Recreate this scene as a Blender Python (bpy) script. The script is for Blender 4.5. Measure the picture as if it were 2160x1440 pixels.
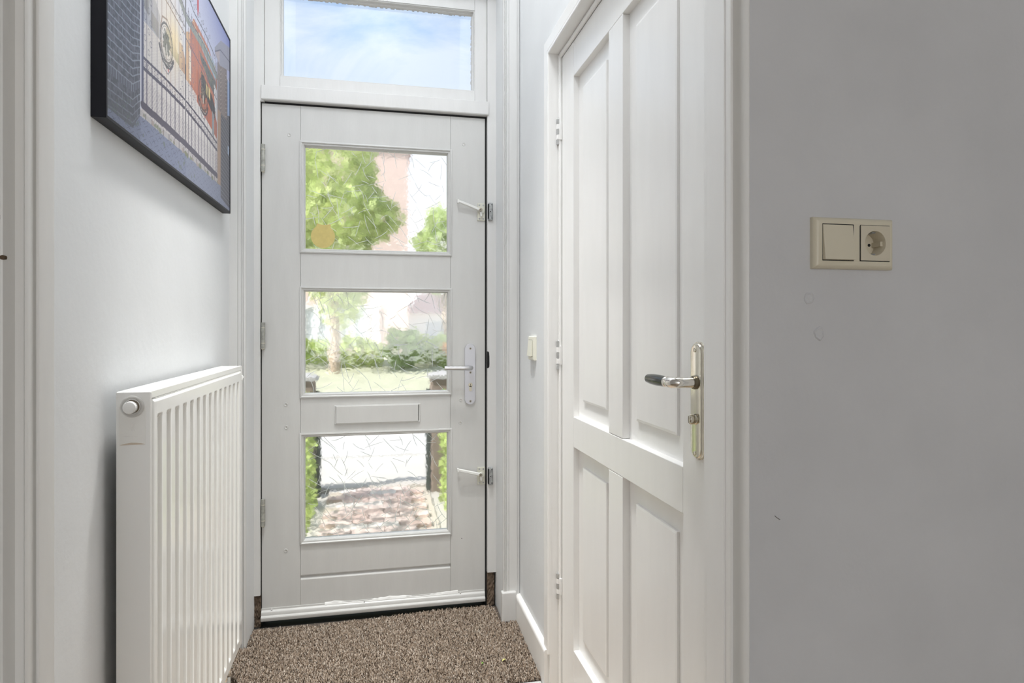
import bpy, bmesh, math, random
import numpy as np
from mathutils import Vector, Matrix

for o in list(bpy.data.objects):
    bpy.data.objects.remove(o)
S = bpy.context.scene
COL = S.collection
PI = math.pi

# ------------------------------------------------------------------ camera
CAM_H = 1.14
cam_d = bpy.data.cameras.new('camera')
cam = bpy.data.objects.new('camera', cam_d)
COL.objects.link(cam)
cam.location = (0, 0, CAM_H)
cam.rotation_euler = (PI/2, 0, -math.atan(284/1330))
cam_d.sensor_fit = 'HORIZONTAL'
cam_d.sensor_width = 36
cam_d.lens = 36*1330/2160
cam_d.shift_y = -30/2160
cam_d.clip_start = .02
S.camera = cam

# ------------------------------------------------------------------ world
W = bpy.data.worlds.new('sky')
S.world = W
W.use_nodes = True
nt = W.node_tree
nt.nodes.clear()
N = nt.nodes.new
tc = N('ShaderNodeTexCoord')
mp = N('ShaderNodeMapping'); mp.inputs['Scale'].default_value = (2.2, 3.2, 5.0)
mp.inputs['Rotation'].default_value = (0.3, 0.5, 0.4)
nz = N('ShaderNodeTexNoise'); nz.inputs['Scale'].default_value = 1.7
nz.inputs['Detail'].default_value = 7; nz.inputs['Roughness'].default_value = .55
nz.inputs['Distortion'].default_value = .6
cr = N('ShaderNodeValToRGB')
cr.color_ramp.elements[0].position = .33; cr.color_ramp.elements[0].color = (.32, .52, .85, 1)
cr.color_ramp.elements[1].position = .56; cr.color_ramp.elements[1].color = (.68, .78, .91, 1)
sx = N('ShaderNodeSeparateXYZ')
hz = N('ShaderNodeMapRange'); hz.inputs[1].default_value = .15; hz.inputs[2].default_value = .36
mx = N('ShaderNodeMixRGB'); mx.inputs[1].default_value = (1.2, 1.2, 1.2, 1)
bg = N('ShaderNodeBackground'); bg.inputs[1].default_value = 1.0
wo = N('ShaderNodeOutputWorld')
L = nt.links.new
L(tc.outputs['Generated'], mp.inputs[0]); L(mp.outputs[0], nz.inputs['Vector'])
L(nz.outputs[0], cr.inputs[0]); L(tc.outputs['Generated'], sx.inputs[0])
L(sx.outputs[2], hz.inputs[0]); L(hz.outputs[0], mx.inputs[0]); L(cr.outputs[0], mx.inputs[2])
L(mx.outputs[0], bg.inputs[0]); L(bg.outputs[0], wo.inputs[0])

# ------------------------------------------------------------------ lights
def light(name, kind, loc, energy, color=(1, 1, 1), **kw):
    d = bpy.data.lights.new(name, kind)
    d.energy = energy; d.color = color
    for k, v in kw.items():
        setattr(d, k, v)
    o = bpy.data.objects.new(name, d)
    o.location = loc
    COL.objects.link(o)
    return o
sun = light('sun', 'SUN', (-6, -2, 8), 6.4, (1, .97, .93), angle=.02)
sun.rotation_euler = Vector((.75, .30, -.80)).to_track_quat('-Z', 'Y').to_euler()
hall = light('hall_fill_light', 'AREA', (0.0, 2.05, 3.30), 3.4, (.93, .965, 1), shape='DISK', size=.6)  # added unseen fill light, makes up for weak daylight in the hall
hall2 = light('hall_fill_light', 'AREA', (0.0, 1.22, 3.30), 14.5, (.93, .965, 1), shape='DISK', size=.5)  # second added fill, lifts the side surfaces near the camera
spot = light('hall_low_fill', 'SPOT', (0.0, 1.80, 3.30), 310, (1, .99, .96), spot_size=math.radians(46), spot_blend=1.0, shadow_soft_size=.12)  # added unseen spot, brightens the carpet and the lower door and walls
back = light('rear_fill_light', 'AREA', (0.2, -6.9, 1.55), 76, (.975, .985, 1), shape='RECTANGLE', size=2.6, size_y=1.9)  # added fill light far behind the camera, no window is built there
back.rotation_euler = (PI/2, 0, 0)

S.view_settings.view_transform = 'Standard'
S.view_settings.look = 'None'
S.view_settings.gamma = 1
S.view_settings.exposure = 0.12
S.view_settings.use_curve_mapping = False
S.cycles.use_denoising = True
S.cycles.max_bounces = 16
S.cycles.diffuse_bounces = 6
S.cycles.transmission_bounces = 10
S.cycles.transparent_max_bounces = 12
S.cycles.sample_clamp_indirect = 6

# ------------------------------------------------------------------ materials
MATS = {}
def srgb(r, g, b):
    f = lambda c: (c/12.92 if c <= .04045 else ((c+.055)/1.055)**2.4)
    return (f(r/255), f(g/255), f(b/255), 1)
def mat(name, col, rough=.5, metal=0, bump=0, bscale=60, var=0, vscale=3, spec=.5, stretch=None, coat=0):
    if name in MATS:
        return MATS[name]
    m = bpy.data.materials.new(name); m.use_nodes = True
    t = m.node_tree; p = t.nodes['Principled BSDF']
    p.inputs['Base Color'].default_value = col
    p.inputs['Roughness'].default_value = rough
    p.inputs['Metallic'].default_value = metal
    p.inputs['Specular IOR Level'].default_value = spec
    if coat:
        p.inputs['Coat Weight'].default_value = coat
        p.inputs['Coat Roughness'].default_value = .15
    tcn = t.nodes.new('ShaderNodeTexCoord')
    src = tcn.outputs['Object']
    if stretch:
        mm = t.nodes.new('ShaderNodeMapping'); mm.inputs['Scale'].default_value = stretch
        t.links.new(src, mm.inputs[0]); src = mm.outputs[0]
    if var:
        n1 = t.nodes.new('ShaderNodeTexNoise'); n1.inputs['Scale'].default_value = vscale
        n1.inputs['Detail'].default_value = 6
        t.links.new(src, n1.inputs['Vector'])
        r = t.nodes.new('ShaderNodeValToRGB')
        r.color_ramp.elements[0].position = .3; r.color_ramp.elements[1].position = .7
        r.color_ramp.elements[0].color = tuple(c*(1-var) for c in col[:3])+(1,)
        r.color_ramp.elements[1].color = tuple(min(1, c*(1+var*.6)) for c in col[:3])+(1,)
        t.links.new(n1.outputs[0], r.inputs[0]); t.links.new(r.outputs[0], p.inputs['Base Color'])
    if bump:
        n2 = t.nodes.new('ShaderNodeTexNoise'); n2.inputs['Scale'].default_value = bscale
        n2.inputs['Detail'].default_value = 4
        t.links.new(src, n2.inputs['Vector'])
        b = t.nodes.new('ShaderNodeBump'); b.inputs['Strength'].default_value = bump
        b.inputs['Distance'].default_value = .002
        t.links.new(n2.outputs[0], b.inputs['Height']); t.links.new(b.outputs[0], p.inputs['Normal'])
    MATS[name] = m
    return m
def vcol_mat(name, rough=.8, spec=.3, attr='Col', trans=0):
    m = bpy.data.materials.new(name); m.use_nodes = True
    t = m.node_tree; p = t.nodes['Principled BSDF']
    a = t.nodes.new('ShaderNodeVertexColor'); a.layer_name = attr
    t.links.new(a.outputs[0], p.inputs['Base Color'])
    p.inputs['Roughness'].default_value = rough
    p.inputs['Specular IOR Level'].default_value = spec
    if trans:
        tr = t.nodes.new('ShaderNodeBsdfTranslucent'); t.links.new(a.outputs[0], tr.inputs[0])
        ms = t.nodes.new('ShaderNodeMixShader'); ms.inputs[0].default_value = trans
        out = t.nodes['Material Output']
        t.links.new(p.outputs[0], ms.inputs[1]); t.links.new(tr.outputs[0], ms.inputs[2])
        t.links.new(ms.outputs[0], out.inputs[0])
    return m

PLASTER = mat('wall_paint', (.775, .785, .79, 1), .75, bump=.25, bscale=55, var=.03, vscale=4, spec=.3)
GREYWALL = mat('grey_wall_paint', (.69, .69, .70, 1), .8, bump=.35, bscale=70, var=.05, vscale=5, spec=.25)
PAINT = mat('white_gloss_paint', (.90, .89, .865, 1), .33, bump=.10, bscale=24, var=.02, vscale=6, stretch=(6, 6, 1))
FRAMEPAINT_DIM = mat('frame_paint_dim', (.70, .695, .68, 1), .38, bump=.12, bscale=30, var=.03, vscale=5, stretch=(5, 5, 1))  # white paint darkened to offset too much light on camera-facing woodwork
DOORPAINT_DIM = mat('front_door_paint_dim', (.61, .607, .588, 1), .38, bump=.12, bscale=30, var=.03, vscale=5, stretch=(5, 5, 1))  # slightly grey white, darkened further to offset strong light on the door
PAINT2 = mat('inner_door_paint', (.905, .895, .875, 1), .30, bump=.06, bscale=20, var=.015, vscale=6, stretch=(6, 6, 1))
RADWHITE = mat('radiator_enamel', (.90, .895, .865, 1), .16, spec=.5)
RADEND = mat('radiator_end_plastic', (.88, .87, .845, 1), .4)
RADGRILLE = mat('grille_grey', (.62, .62, .61, 1), .45)
LABELP = mat('label_plastic', (.855, .84, .805, 1), .45)
STAIN = mat('label_stain', (.62, .52, .42, 1), .6)
CREAM = mat('cream_plastic', srgb(226, 218, 196), .35)
CREAMD = mat('cream_plastic_socket', srgb(220, 211, 190), .38)
SWITCHW = mat('ivory_plastic', srgb(238, 236, 220), .35)
DARK = mat('dark_gap', (.012, .012, .012, 1), .8)
CHROME = mat('worn_nickel', (.72, .68, .58, 1), .16, metal=1, var=.12, vscale=30, bump=.05, bscale=20)
BRIGHTCHROME = mat('polished_nickel', (.80, .77, .72, 1), .09, metal=1)
STEEL = mat('brushed_aluminium', (.66, .66, .67, 1), .32, metal=1)
ALU = mat('anodised_plate', (.56, .56, .59, 1), .40, metal=.5)
ZINC = mat('zinc_grey', (.40, .41, .41, 1), .5, metal=.7, var=.35, vscale=90)
HINGEGREY = mat('hinge_painted_metal', (.42, .42, .38, 1), .5, metal=.3, var=.3, vscale=80)
HINGEWHITE = mat('hinge_silver', (.48, .48, .47, 1), .35, metal=.4, var=.12, vscale=60)
SCREW = mat('screw_steel', (.36, .33, .27, 1), .35, metal=.9)
BLACKGRIP = mat('black_grip', (.018, .022, .016, 1), .16, spec=.6)
LATCHW = mat('latch_white', (.82, .82, .79, 1), .35)
LATCHC = mat('latch_cream', (.66, .65, .56, 1), .45)
BLACKFRAME = mat('black_frame', (.010, .010, .014, 1), .45, spec=.22)
BROWNRAW = mat('bare_wood_stone', (.16, .115, .08, 1), .9, bump=.8, bscale=90, var=.65, vscale=45)
WHITEMETAL = mat('white_strip_metal', (.80, .80, .79, 1), .35, metal=.2)
GOLD = mat('sticker_tan', srgb(206, 188, 118), .6, var=.08, vscale=60)
THRESHOLD_SHADE = mat('threshold_shade_black', (.012, .011, .010, 1), .9)
LAMINATE = mat('laminate_floor', (.45, .36, .27, 1), .4, var=.2, vscale=5, stretch=(6, 1, 1))

def glass_mat(name, rough, wav=0, tint=(1, 1, 1, 1)):
    m = bpy.data.materials.new(name); m.use_nodes = True
    t = m.node_tree; t.nodes.clear()
    g = t.nodes.new('ShaderNodeBsdfGlass'); g.inputs['Roughness'].default_value = rough
    g.inputs['IOR'].default_value = 1.45; g.inputs['Color'].default_value = tint
    o = t.nodes.new('ShaderNodeOutputMaterial')
    if wav:
        tcn = t.nodes.new('ShaderNodeTexCoord')
        n = t.nodes.new('ShaderNodeTexNoise'); n.inputs['Scale'].default_value = 26; n.inputs['Detail'].default_value = 2
        b = t.nodes.new('ShaderNodeBump'); b.inputs['Strength'].default_value = wav; b.inputs['Distance'].default_value = .004
        t.links.new(tcn.outputs['Object'], n.inputs['Vector'])
        t.links.new(n.outputs[0], b.inputs['Height']); t.links.new(b.outputs[0], g.inputs['Normal'])
    t.links.new(g.outputs[0], o.inputs[0])
    return m
CLEAR = glass_mat('clear_glass', 0)
PATTERN = glass_mat('patterned_glass', .055, .14)
def etched():
    m = bpy.data.materials.new('etched_ridge'); m.use_nodes = True
    t = m.node_tree; t.nodes.clear()
    a = t.nodes.new('ShaderNodeBsdfTranslucent'); a.inputs[0].default_value = (1, 1, 1, 1)
    d = t.nodes.new('ShaderNodeBsdfDiffuse'); d.inputs[0].default_value = (.9, .92, .88, 1)
    ms = t.nodes.new('ShaderNodeMixShader'); ms.inputs[0].default_value = .06
    o = t.nodes.new('ShaderNodeOutputMaterial')
    t.links.new(a.outputs[0], ms.inputs[1]); t.links.new(d.outputs[0], ms.inputs[2])
    tr = t.nodes.new('ShaderNodeBsdfTransparent'); m2 = t.nodes.new('ShaderNodeMixShader'); m2.inputs[0].default_value = .15
    t.links.new(ms.outputs[0], m2.inputs[1]); t.links.new(tr.outputs[0], m2.inputs[2]); t.links.new(m2.outputs[0], o.inputs[0])
    return m
ETCH = etched()

# ------------------------------------------------------------------ mesh helpers
def F(Y0):   # wall facing the camera: s = world X, d = towards the camera
    return lambda s, d, z: (s, Y0-d, z)
def R(X0):   # right-hand wall: s = world Y, d = towards the hall
    return lambda s, d, z: (X0-d, s, z)
def LW(X0):  # left-hand wall
    return lambda s, d, z: (X0+d, s, z)
IDN = lambda a, b, c: (a, b, c)

class MB:
    def __init__(s, fn=IDN):
        s.v = []; s.f = []; s.fn = fn
    def add(s, vs, fs):
        n = len(s.v)
        s.v += [s.fn(*p) for p in vs]
        s.f += [tuple(n+i for i in q) for q in fs]
        return s
    def box(s, a0, a1, b0, b1, c0, c1):
        return s.add([(a0, b0, c0), (a1, b0, c0), (a1, b1, c0), (a0, b1, c0),
                      (a0, b0, c1), (a1, b0, c1), (a1, b1, c1), (a0, b1, c1)],
                     [(0, 3, 2, 1), (4, 5, 6, 7), (0, 1, 5, 4), (1, 2, 6, 5), (2, 3, 7, 6), (3, 0, 4, 7)])
    def rings(s, rs, cap=True, closed=False):
        n = len(rs[0]); vs = [p for r in rs for p in r]; fs = []
        m = len(rs)
        for i in range(m if closed else m-1):
            a = i*n; b = ((i+1) % m)*n
            for j in range(n):
                k = (j+1) % n
                fs.append((a+j, a+k, b+k, b+j))
        if cap and not closed:
            fs.append(tuple(range(n))[::-1]); fs.append(tuple((m-1)*n+j for j in range(n)))
        return s.add(vs, fs)
    def prism(s, pts, d0, d1):           # outline in (s, z) pushed along d
        return s.rings([[(p[0], d0, p[1]) for p in pts], [(p[0], d1, p[1]) for p in pts]])
    def extr_s(s, pts, s0, s1):          # profile in (d, z) pushed along s
        return s.rings([[(s0, p[0], p[1]) for p in pts], [(s1, p[0], p[1]) for p in pts]])
    def extr_z(s, pts, z0, z1):          # plan profile pushed up
        return s.rings([[(p[0], p[1], z0) for p in pts], [(p[0], p[1], z1) for p in pts]])
    def frame(s, s0, s1, z0, z1, prof):  # mitred frame: closed profile of (inset, d)
        return s.rings([[(s0+i, d, z0+i), (s1-i, d, z0+i), (s1-i, d, z1-i), (s0+i, d, z1-i)] for i, d in prof], closed=True)
    def panel(s, s0, s1, z0, z1, prof):  # raised panel, capped
        return s.rings([[(s0+i, d, z0+i), (s1-i, d, z0+i), (s1-i, d, z1-i), (s0+i, d, z1-i)] for i, d in prof])
    def tube(s, path, rad, n=12, cap=True, squash=1):
        path = [Vector(p) for p in path]
        if not hasattr(rad, '__len__'): rad = [rad]*len(path)
        rs = []; up = None
        for i, p in enumerate(path):
            t = (path[min(i+1, len(path)-1)]-path[max(i-1, 0)]).normalized()
            if up is None:
                up = Vector((0, 0, 1)) if abs(t.z) < .9 else Vector((1, 0, 0))
            a = t.cross(up).normalized(); b = a.cross(t).normalized(); up = b
            rs.append([tuple(p+a*math.cos(2*PI*k/n)*rad[i]+b*math.sin(2*PI*k/n)*rad[i]*squash) for k in range(n)])
        return s.rings(rs, cap)
    def disc(s, cs, cz, prof, n=20):     # lathe about d axis: profile of (r, d)
        return s.rings([[(cs+r*math.cos(2*PI*k/n), d, cz+r*math.sin(2*PI*k/n)) for k in range(n)] for r, d in prof])
    def build(s, name, m, parent=None, bevel=0, smooth=False, kind=None, seg=2):
        me = bpy.data.meshes.new(name)
        off = Vector((0, 0, 0))
        p = parent
        while p is not None:
            off += Vector(p.location); p = p.parent
        me.from_pydata([tuple(Vector(v)-off) for v in s.v], [], s.f)
        bm = bmesh.new(); bm.from_mesh(me)
        bmesh.ops.remove_doubles(bm, verts=bm.verts, dist=1e-6)
        bmesh.ops.recalc_face_normals(bm, faces=bm.faces)
        bm.to_mesh(me); bm.free()
        me.materials.append(m)
        o = bpy.data.objects.new(name, me); COL.objects.link(o)
        if parent is not None: o.parent = parent
        if smooth:
            me.polygons.foreach_set('use_smooth', [True]*len(me.polygons))
            if hasattr(me, 'set_sharp_from_angle'): me.set_sharp_from_angle(angle=math.radians(38))
        if bevel:
            b = o.modifiers.new('b', 'BEVEL'); b.width = bevel; b.segments = seg; b.limit_method = 'ANGLE'
            b.angle_limit = math.radians(35)
            me.polygons.foreach_set('use_smooth', [True]*len(me.polygons))
            b.harden_normals = True
        if kind: o['kind'] = kind
        return o
def raw(name, verts, faces, m, parent=None, kind=None, smooth=False, cols=None):
    me = bpy.data.meshes.new(name)
    off = Vector((0, 0, 0)); p = parent
    while p is not None:
        off += Vector(p.location); p = p.parent
    v = np.asarray(verts, dtype=np.float32)-np.array(off, dtype=np.float32)
    f = np.asarray(faces, dtype=np.int32)
    k = f.shape[1]
    me.vertices.add(len(v)); me.vertices.foreach_set('co', v.ravel())
    me.loops.add(f.size); me.loops.foreach_set('vertex_index', f.ravel())
    me.polygons.add(len(f)); me.polygons.foreach_set('loop_start', np.arange(len(f), dtype=np.int32)*k)
    me.update(calc_edges=True)
    if cols is not None:
        a = me.color_attributes.new('Col', 'FLOAT_COLOR', 'POINT')
        c = np.ones((len(v), 4), dtype=np.float32); c[:, :3] = cols
        a.data.foreach_set('color', c.ravel())
    me.materials.append(m)
    if smooth: me.polygons.foreach_set('use_smooth', [True]*len(f))
    o = bpy.data.objects.new(name, me); COL.objects.link(o)
    if parent is not None: o.parent = parent
    if kind: o['kind'] = kind
    return o
def tag(o, label, cat, group=None, kind=None):
    o['label'] = label; o['category'] = cat
    if group: o['group'] = group
    if kind: o['kind'] = kind
    return o
def empty(name, loc, label, cat, group=None, kind=None):
    o = bpy.data.objects.new(name, None); COL.objects.link(o)
    o.location = loc; o.empty_display_size = .1
    return tag(o, label, cat, group, kind)
def struct(o, label, cat='structure'):
    return tag(o, label, cat, None, 'structure')

# ------------------------------------------------------------------ dimensions
YD = 2.554       # front door face
YF = 2.403       # inner face of the front wall
XL, XR = -.513, .5434
XD = .575        # inner door face
YN = .892        # near wall face
CEIL = 3.40

# ------------------------------------------------------------------ room shell
def zc(Y):       # the carpet climbs a little towards the front door
    return -.010+(Y-2.0)*.044
b = MB(); b.box(-1.6, 1.9, -7.1, 1.98, -.15, -.03)
floor = struct(b.build('floor', LAMINATE), 'wood laminate floor of the room before the hall', 'floor')
b = MB()
b.add([(-.60, 1.98, zc(1.98)-.012), (.66, 1.98, zc(1.98)-.012), (.66, 2.53, zc(2.53)-.012), (-.60, 2.53, zc(2.53)-.012),
       (-.60, 1.98, -.15), (.66, 1.98, -.15), (.66, 2.53, -.15), (-.60, 2.53, -.15)],
      [(0, 1, 2, 3), (7, 6, 5, 4), (0, 4, 5, 1), (1, 5, 6, 2), (2, 6, 7, 3), (3, 7, 4, 0)])
b.build('carpet_backing', mat('carpet_backing', (.10, .08, .065, 1), .95), floor)

b = MB(); b.box(-1.7, 2.0, -7.2, 2.75, CEIL, CEIL+.1)
struct(b.build('ceiling', PLASTER), 'white ceiling above the hall', 'ceiling')
b = MB(); b.box(-.66, XL, .920, 2.56, -.15, CEIL)
struct(b.build('wall_left', PLASTER), 'white plastered hall wall behind the radiator and picture', 'wall')
b = MB()
b.box(XR, .66, 1.953, 2.46, -.15, CEIL)
b.box(XR, .66, .953, 1.953, 2.02, CEIL)
b.box(XR, .66, .915, .953, -.15, CEIL)
struct(b.build('wall_right', PLASTER), 'white plastered hall wall around the inner panelled door', 'wall')
b = MB()
b.box(-.80, -.4575, YF, 2.66, -.15, CEIL)
b.box(.4755, .80, YF, 2.66, -.15, CEIL)
b.box(-.4575, .4755, YF, 2.66, 2.56, CEIL)
struct(b.build('wall_front', PLASTER), 'white front wall whose deep reveal holds the front door', 'wall')
b = MB()
b.box(.5640, .7715, YN, .99, -.15, CEIL); b.box(.8130, 2.0, YN, .99, -.15, CEIL); b.box(.7715, .8130, YN, .99, -.15, 1.2560); b.box(.7715, .8130, YN, .99, 1.2975, CEIL); b.box(.7715, .8130, YN+.035, .99, 1.2560, 1.2975)
b.box(-1.7, -.4725, YN, .920, -.15, CEIL)
b.box(-.4725, .567, YN, .913, 2.16, CEIL)
wn = struct(b.build('wall_near', GREYWALL), 'grey painted wall facing the viewer, carrying the socket', 'wall')
b = MB(); b.box(-1.7, 2.0, -7.2, -7.1, -.15, CEIL)
struct(b.build('wall_back', PLASTER), 'white back wall of the room behind the viewer', 'wall')
b = MB(); b.box(-1.7, -1.6, -7.1, YN, -.15, CEIL)
struct(b.build('wall_outer_left', PLASTER), 'white left wall of the room behind the viewer', 'wall')
b = MB(); b.box(1.9, 2.0, -7.1, YN, -.15, CEIL)
struct(b.build('wall_outer_right', PLASTER), 'white right wall of the room behind the viewer', 'wall')

# old filler marks on the grey wall
for (x, z, r) in ((.679, 1.187, .0095), (.697, 1.130, .0105)):
    rnd = random.Random(int(x*1000))
    pts = [(r*(.8+.25*rnd.random()), .0016) for k in range(18)]
    q = MB(F(YN))
    q.rings([[(x+pts[k][0]*m*math.cos(2*PI*k/18), d+.0005*rnd.random()*(d > 0), z+pts[k][0]*m*math.sin(2*PI*k/18)*1.15) for k in range(18)]
             for m, d in ((1.05, -.001), (1, .0006), (.84, .0018), (.6, .0006), (.3, .0012))])
    q.build('filler_patch', GREYWALL, wn, smooth=True)
q = MB(F(YN)); q.tube([(.620-.003*math.cos(t*.5)+.004*t, .0002, .841-.004*t+.001*t*t*.3) for t in (0, .5, 1, 1.5, 2)], .0007, 5)
q.build('scuff_mark', mat('scuff', (.2, .19, .18, 1), .8), wn)

# near opening: mouldings left and right
LC = [(-.405, .955), (-.405, .886), (-.4062, .884), (-.4080, .8845), (-.4095, .889), (-.4112, .889), (-.4118, .876), (-.4128, .872), (-.4145, .8700), (-.4162, .8715), (-.4172, .876), (-.4180, .8845),
      (-.4215, .8865), (-.4330, .8865), (-.4342, .880), (-.4355, .874), (-.4375, .8695), (-.4400, .8690), (-.4420, .873), (-.4432, .8850), (-.4445, .8870), (-.4455, .880), (-.4475, .874), (-.4505, .8705),
      (-.4560, .869), (-.4640, .870), (-.4720, .875), (-.4760, .892), (-.4760, .955)]
LC = [(x-.0031, .920 if y > .93 else y) for x, y in LC]
b = MB(); b.extr_z(LC, -.03, 2.16)
t1 = struct(b.build('trim_1', PAINT, smooth=True), 'moulded white casing at the near left edge of the opening', 'trim')
for (x, z, r) in ((-.4475, 1.273, .0035), (-.4410, 1.224, .0032), (-.4479, 1.22, .0018)):
    q = MB(F(.8695)); rnd = random.Random(int(z*999))
    q.disc(x, z, [(r, -.004), (r*.9, .0006), (r*.4, .0007)], 9)
    q.build('paint_chip', mat('chip_brown', (.12, .08, .05, 1), .9), t1)
RC = [(.533, .953), (.533, .899), (.5355, .902), (.5364, .8940), (.5380, .8905), (.5398, .8900), (.5414, .8925), (.5430, .9015), (.5520, .9015), (.5530, .898),
      (.5545, .892), (.5570, .887), (.5605, .8835), (.5640, .8825), (.5668, .8840), (.5680, .8875), (.5680, .92), (.5434, .92), (.5434, .953)]
RC = [(x-(.0025 if x > .55 else .0012 if x > .5345 else 0), y if y > .902 or x < .534 else .9015-(.9015-y)*1.3) for x, y in RC]
b = MB(); b.extr_z(RC, -.03, 2.16)
struct(b.build('trim_2', PAINT, smooth=True), 'rounded white corner moulding between inner door and grey wall', 'trim')
b = MB(); b.box(-.412, .533, .893, .913, 2.13, 2.16)
struct(b.build('trim_3', PAINT, bevel=.003), 'white head lining over the near opening', 'trim')

# casings of the front wall
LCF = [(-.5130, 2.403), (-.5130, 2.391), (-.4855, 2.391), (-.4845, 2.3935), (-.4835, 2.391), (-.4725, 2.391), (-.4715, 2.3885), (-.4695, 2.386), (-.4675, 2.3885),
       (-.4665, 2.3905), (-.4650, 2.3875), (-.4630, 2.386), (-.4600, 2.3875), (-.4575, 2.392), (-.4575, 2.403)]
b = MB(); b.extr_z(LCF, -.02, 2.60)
struct(b.build('trim_4', FRAMEPAINT_DIM, smooth=True), 'white beaded casing left of the front door, behind the radiator', 'trim')
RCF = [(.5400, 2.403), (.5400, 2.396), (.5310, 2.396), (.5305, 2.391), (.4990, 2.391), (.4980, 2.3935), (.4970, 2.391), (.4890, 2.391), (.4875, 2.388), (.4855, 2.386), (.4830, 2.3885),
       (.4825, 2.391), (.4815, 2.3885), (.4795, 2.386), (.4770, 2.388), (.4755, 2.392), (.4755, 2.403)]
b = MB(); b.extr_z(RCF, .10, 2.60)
t5 = struct(b.build('trim_5', FRAMEPAINT_DIM, smooth=True), 'white beaded casing right of the front door', 'trim')
b = MB(); b.box(.4680, .5255, 2.376, 2.405, -.02, .1195)
b.build('plinth_block', FRAMEPAINT_DIM, t5, bevel=.005, seg=3)

# front door frame with its transom bar
fr = struct(empty('trim_6', (-.44, 2.54, 0), 'white front door frame with transom bar and bare patches at its feet', 'trim'),
            'white front door frame with transom bar and bare patches at its feet', 'trim')
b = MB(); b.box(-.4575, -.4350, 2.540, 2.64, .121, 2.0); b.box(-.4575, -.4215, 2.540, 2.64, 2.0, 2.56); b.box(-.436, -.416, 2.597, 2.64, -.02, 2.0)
b.build('jamb', FRAMEPAINT_DIM, fr)
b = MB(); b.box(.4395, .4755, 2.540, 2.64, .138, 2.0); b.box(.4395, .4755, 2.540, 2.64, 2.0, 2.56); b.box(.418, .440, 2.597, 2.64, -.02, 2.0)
b.build('jamb', FRAMEPAINT_DIM, fr)
b = MB(); b.extr_s([(2.531, 2.0585), (2.531, 2.0075), (2.534, 2.0040), (2.597, 2.0040), (2.597, 1.985), (2.64, 1.985), (2.64, 2.0585)], -.4302, .4438)
b.build('transom_bar', FRAMEPAINT_DIM, fr, bevel=.0015)
b = MB(); b.box(-.4215, .4395, 2.540, 2.64, 2.4875, 2.56)
b.build('frame_head', FRAMEPAINT_DIM, fr)
for nm, bx in (('gap_shade_strip', (-.4355, -.4305, 2.556, 2.598, .0, 2.0)), ('gap_shade_strip', (.4330, .4400, 2.560, 2.598, .0, 2.0)), ('gap_shade_strip', (-.4350, .4400, 2.558, 2.598, 1.9975, 2.0042))):
    q = MB(); q.box(*bx); q.build(nm, DARK, fr)  # black strips added to paint the shade in the door gaps
def rough_block(x0, x1, z0, z1, y, seed):
    rnd = random.Random(seed); nx, nz_ = 7, 18
    vs = []; fs = []
    for j in range(nz_+1):
        for i in range(nx+1):
            vs.append((x0+(x1-x0)*i/nx, y+rnd.uniform(-.003, .003), z0+(z1-z0)*j/nz_))
    for j in range(nz_):
        for i in range(nx):
            a = j*(nx+1)+i
            fs.append((a, a+1, a+nx+2, a+nx+1))
    q = MB(); q.add(vs, fs); q.box(x0, x1, y+.004, y+.06, z0, z1)
    return q.build('bare_patch', BROWNRAW, fr, smooth=False)
rough_block(-.4575, -.4340, -.02, .119, 2.548, 3)
rough_block(.4400, .4690, -.02, .136, 2.548, 4)
for z in (1.611, .5335):
    q = MB(F(2.540)); q.box(.4415, .4605, 0, .014, z-.0355, z+.0355)
    k = q.build('strike_keep', ZINC, fr, bevel=.003)
    q = MB(F(2.540))
    for dz in (-.027, 0, .027):
        q.disc(.4555 if dz else .4505, z+dz, [(.0022, .010), (.0022, .0143), (.001, .0145)], 10)
    q.build('screw_hole', DARK, k)
    q = MB(F(2.540)); q.box(.4405, .4445, .003, .0146, z-.030, z+.030)
    q.build('keep_slot', DARK, k)
q = MB(F(2.540)); q.prism([(.4390, .973), (.4450, .974), (.4475, .979), (.4482, .99), (.4478, 1.02), (.4465, 1.037), (.443, 1.0415), (.4390, 1.0415)], -.01, .0008)
q.build('latch_hole', DARK, fr)

# transom window
wi = struct(empty('window_1', (0, 2.548, 2.06), 'fixed transom window over the front door showing cloudy sky', 'window'),
            'fixed transom window over the front door showing cloudy sky', 'window')
fx = F(2.548)
b = MB(fx); b.box(-.4205, -.3650, -.05, 0, 2.0595, 2.487); b.build('sash_stile', FRAMEPAINT_DIM, wi, bevel=.001)
b = MB(fx); b.box(.3887, .4385, -.05, 0, 2.0595, 2.487); b.build('sash_stile', FRAMEPAINT_DIM, wi, bevel=.001)
b = MB(fx); b.box(-.3647, .3884, -.05, -.0005, 2.0595, 2.1025); b.build('sash_rail', FRAMEPAINT_DIM, wi, bevel=.001)
b = MB(fx); b.box(-.3647, .3884, -.05, -.0005, 2.4320, 2.487); b.build('sash_rail', FRAMEPAINT_DIM, wi, bevel=.001)
b = MB(fx); b.frame(-.3650, .3887, 2.1025, 2.4320, [(0, -.004), (.002, -.003), (.004, -.005), (.005, -.020), (.0085, -.022), (.0095, -.036), (0, -.036)])
b.build('glazing_bead', FRAMEPAINT_DIM, wi)
b = MB(fx); b.box(-.362, .386, -.042, -.038, 2.105, 2.429); b.build('pane', CLEAR, wi)
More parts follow.
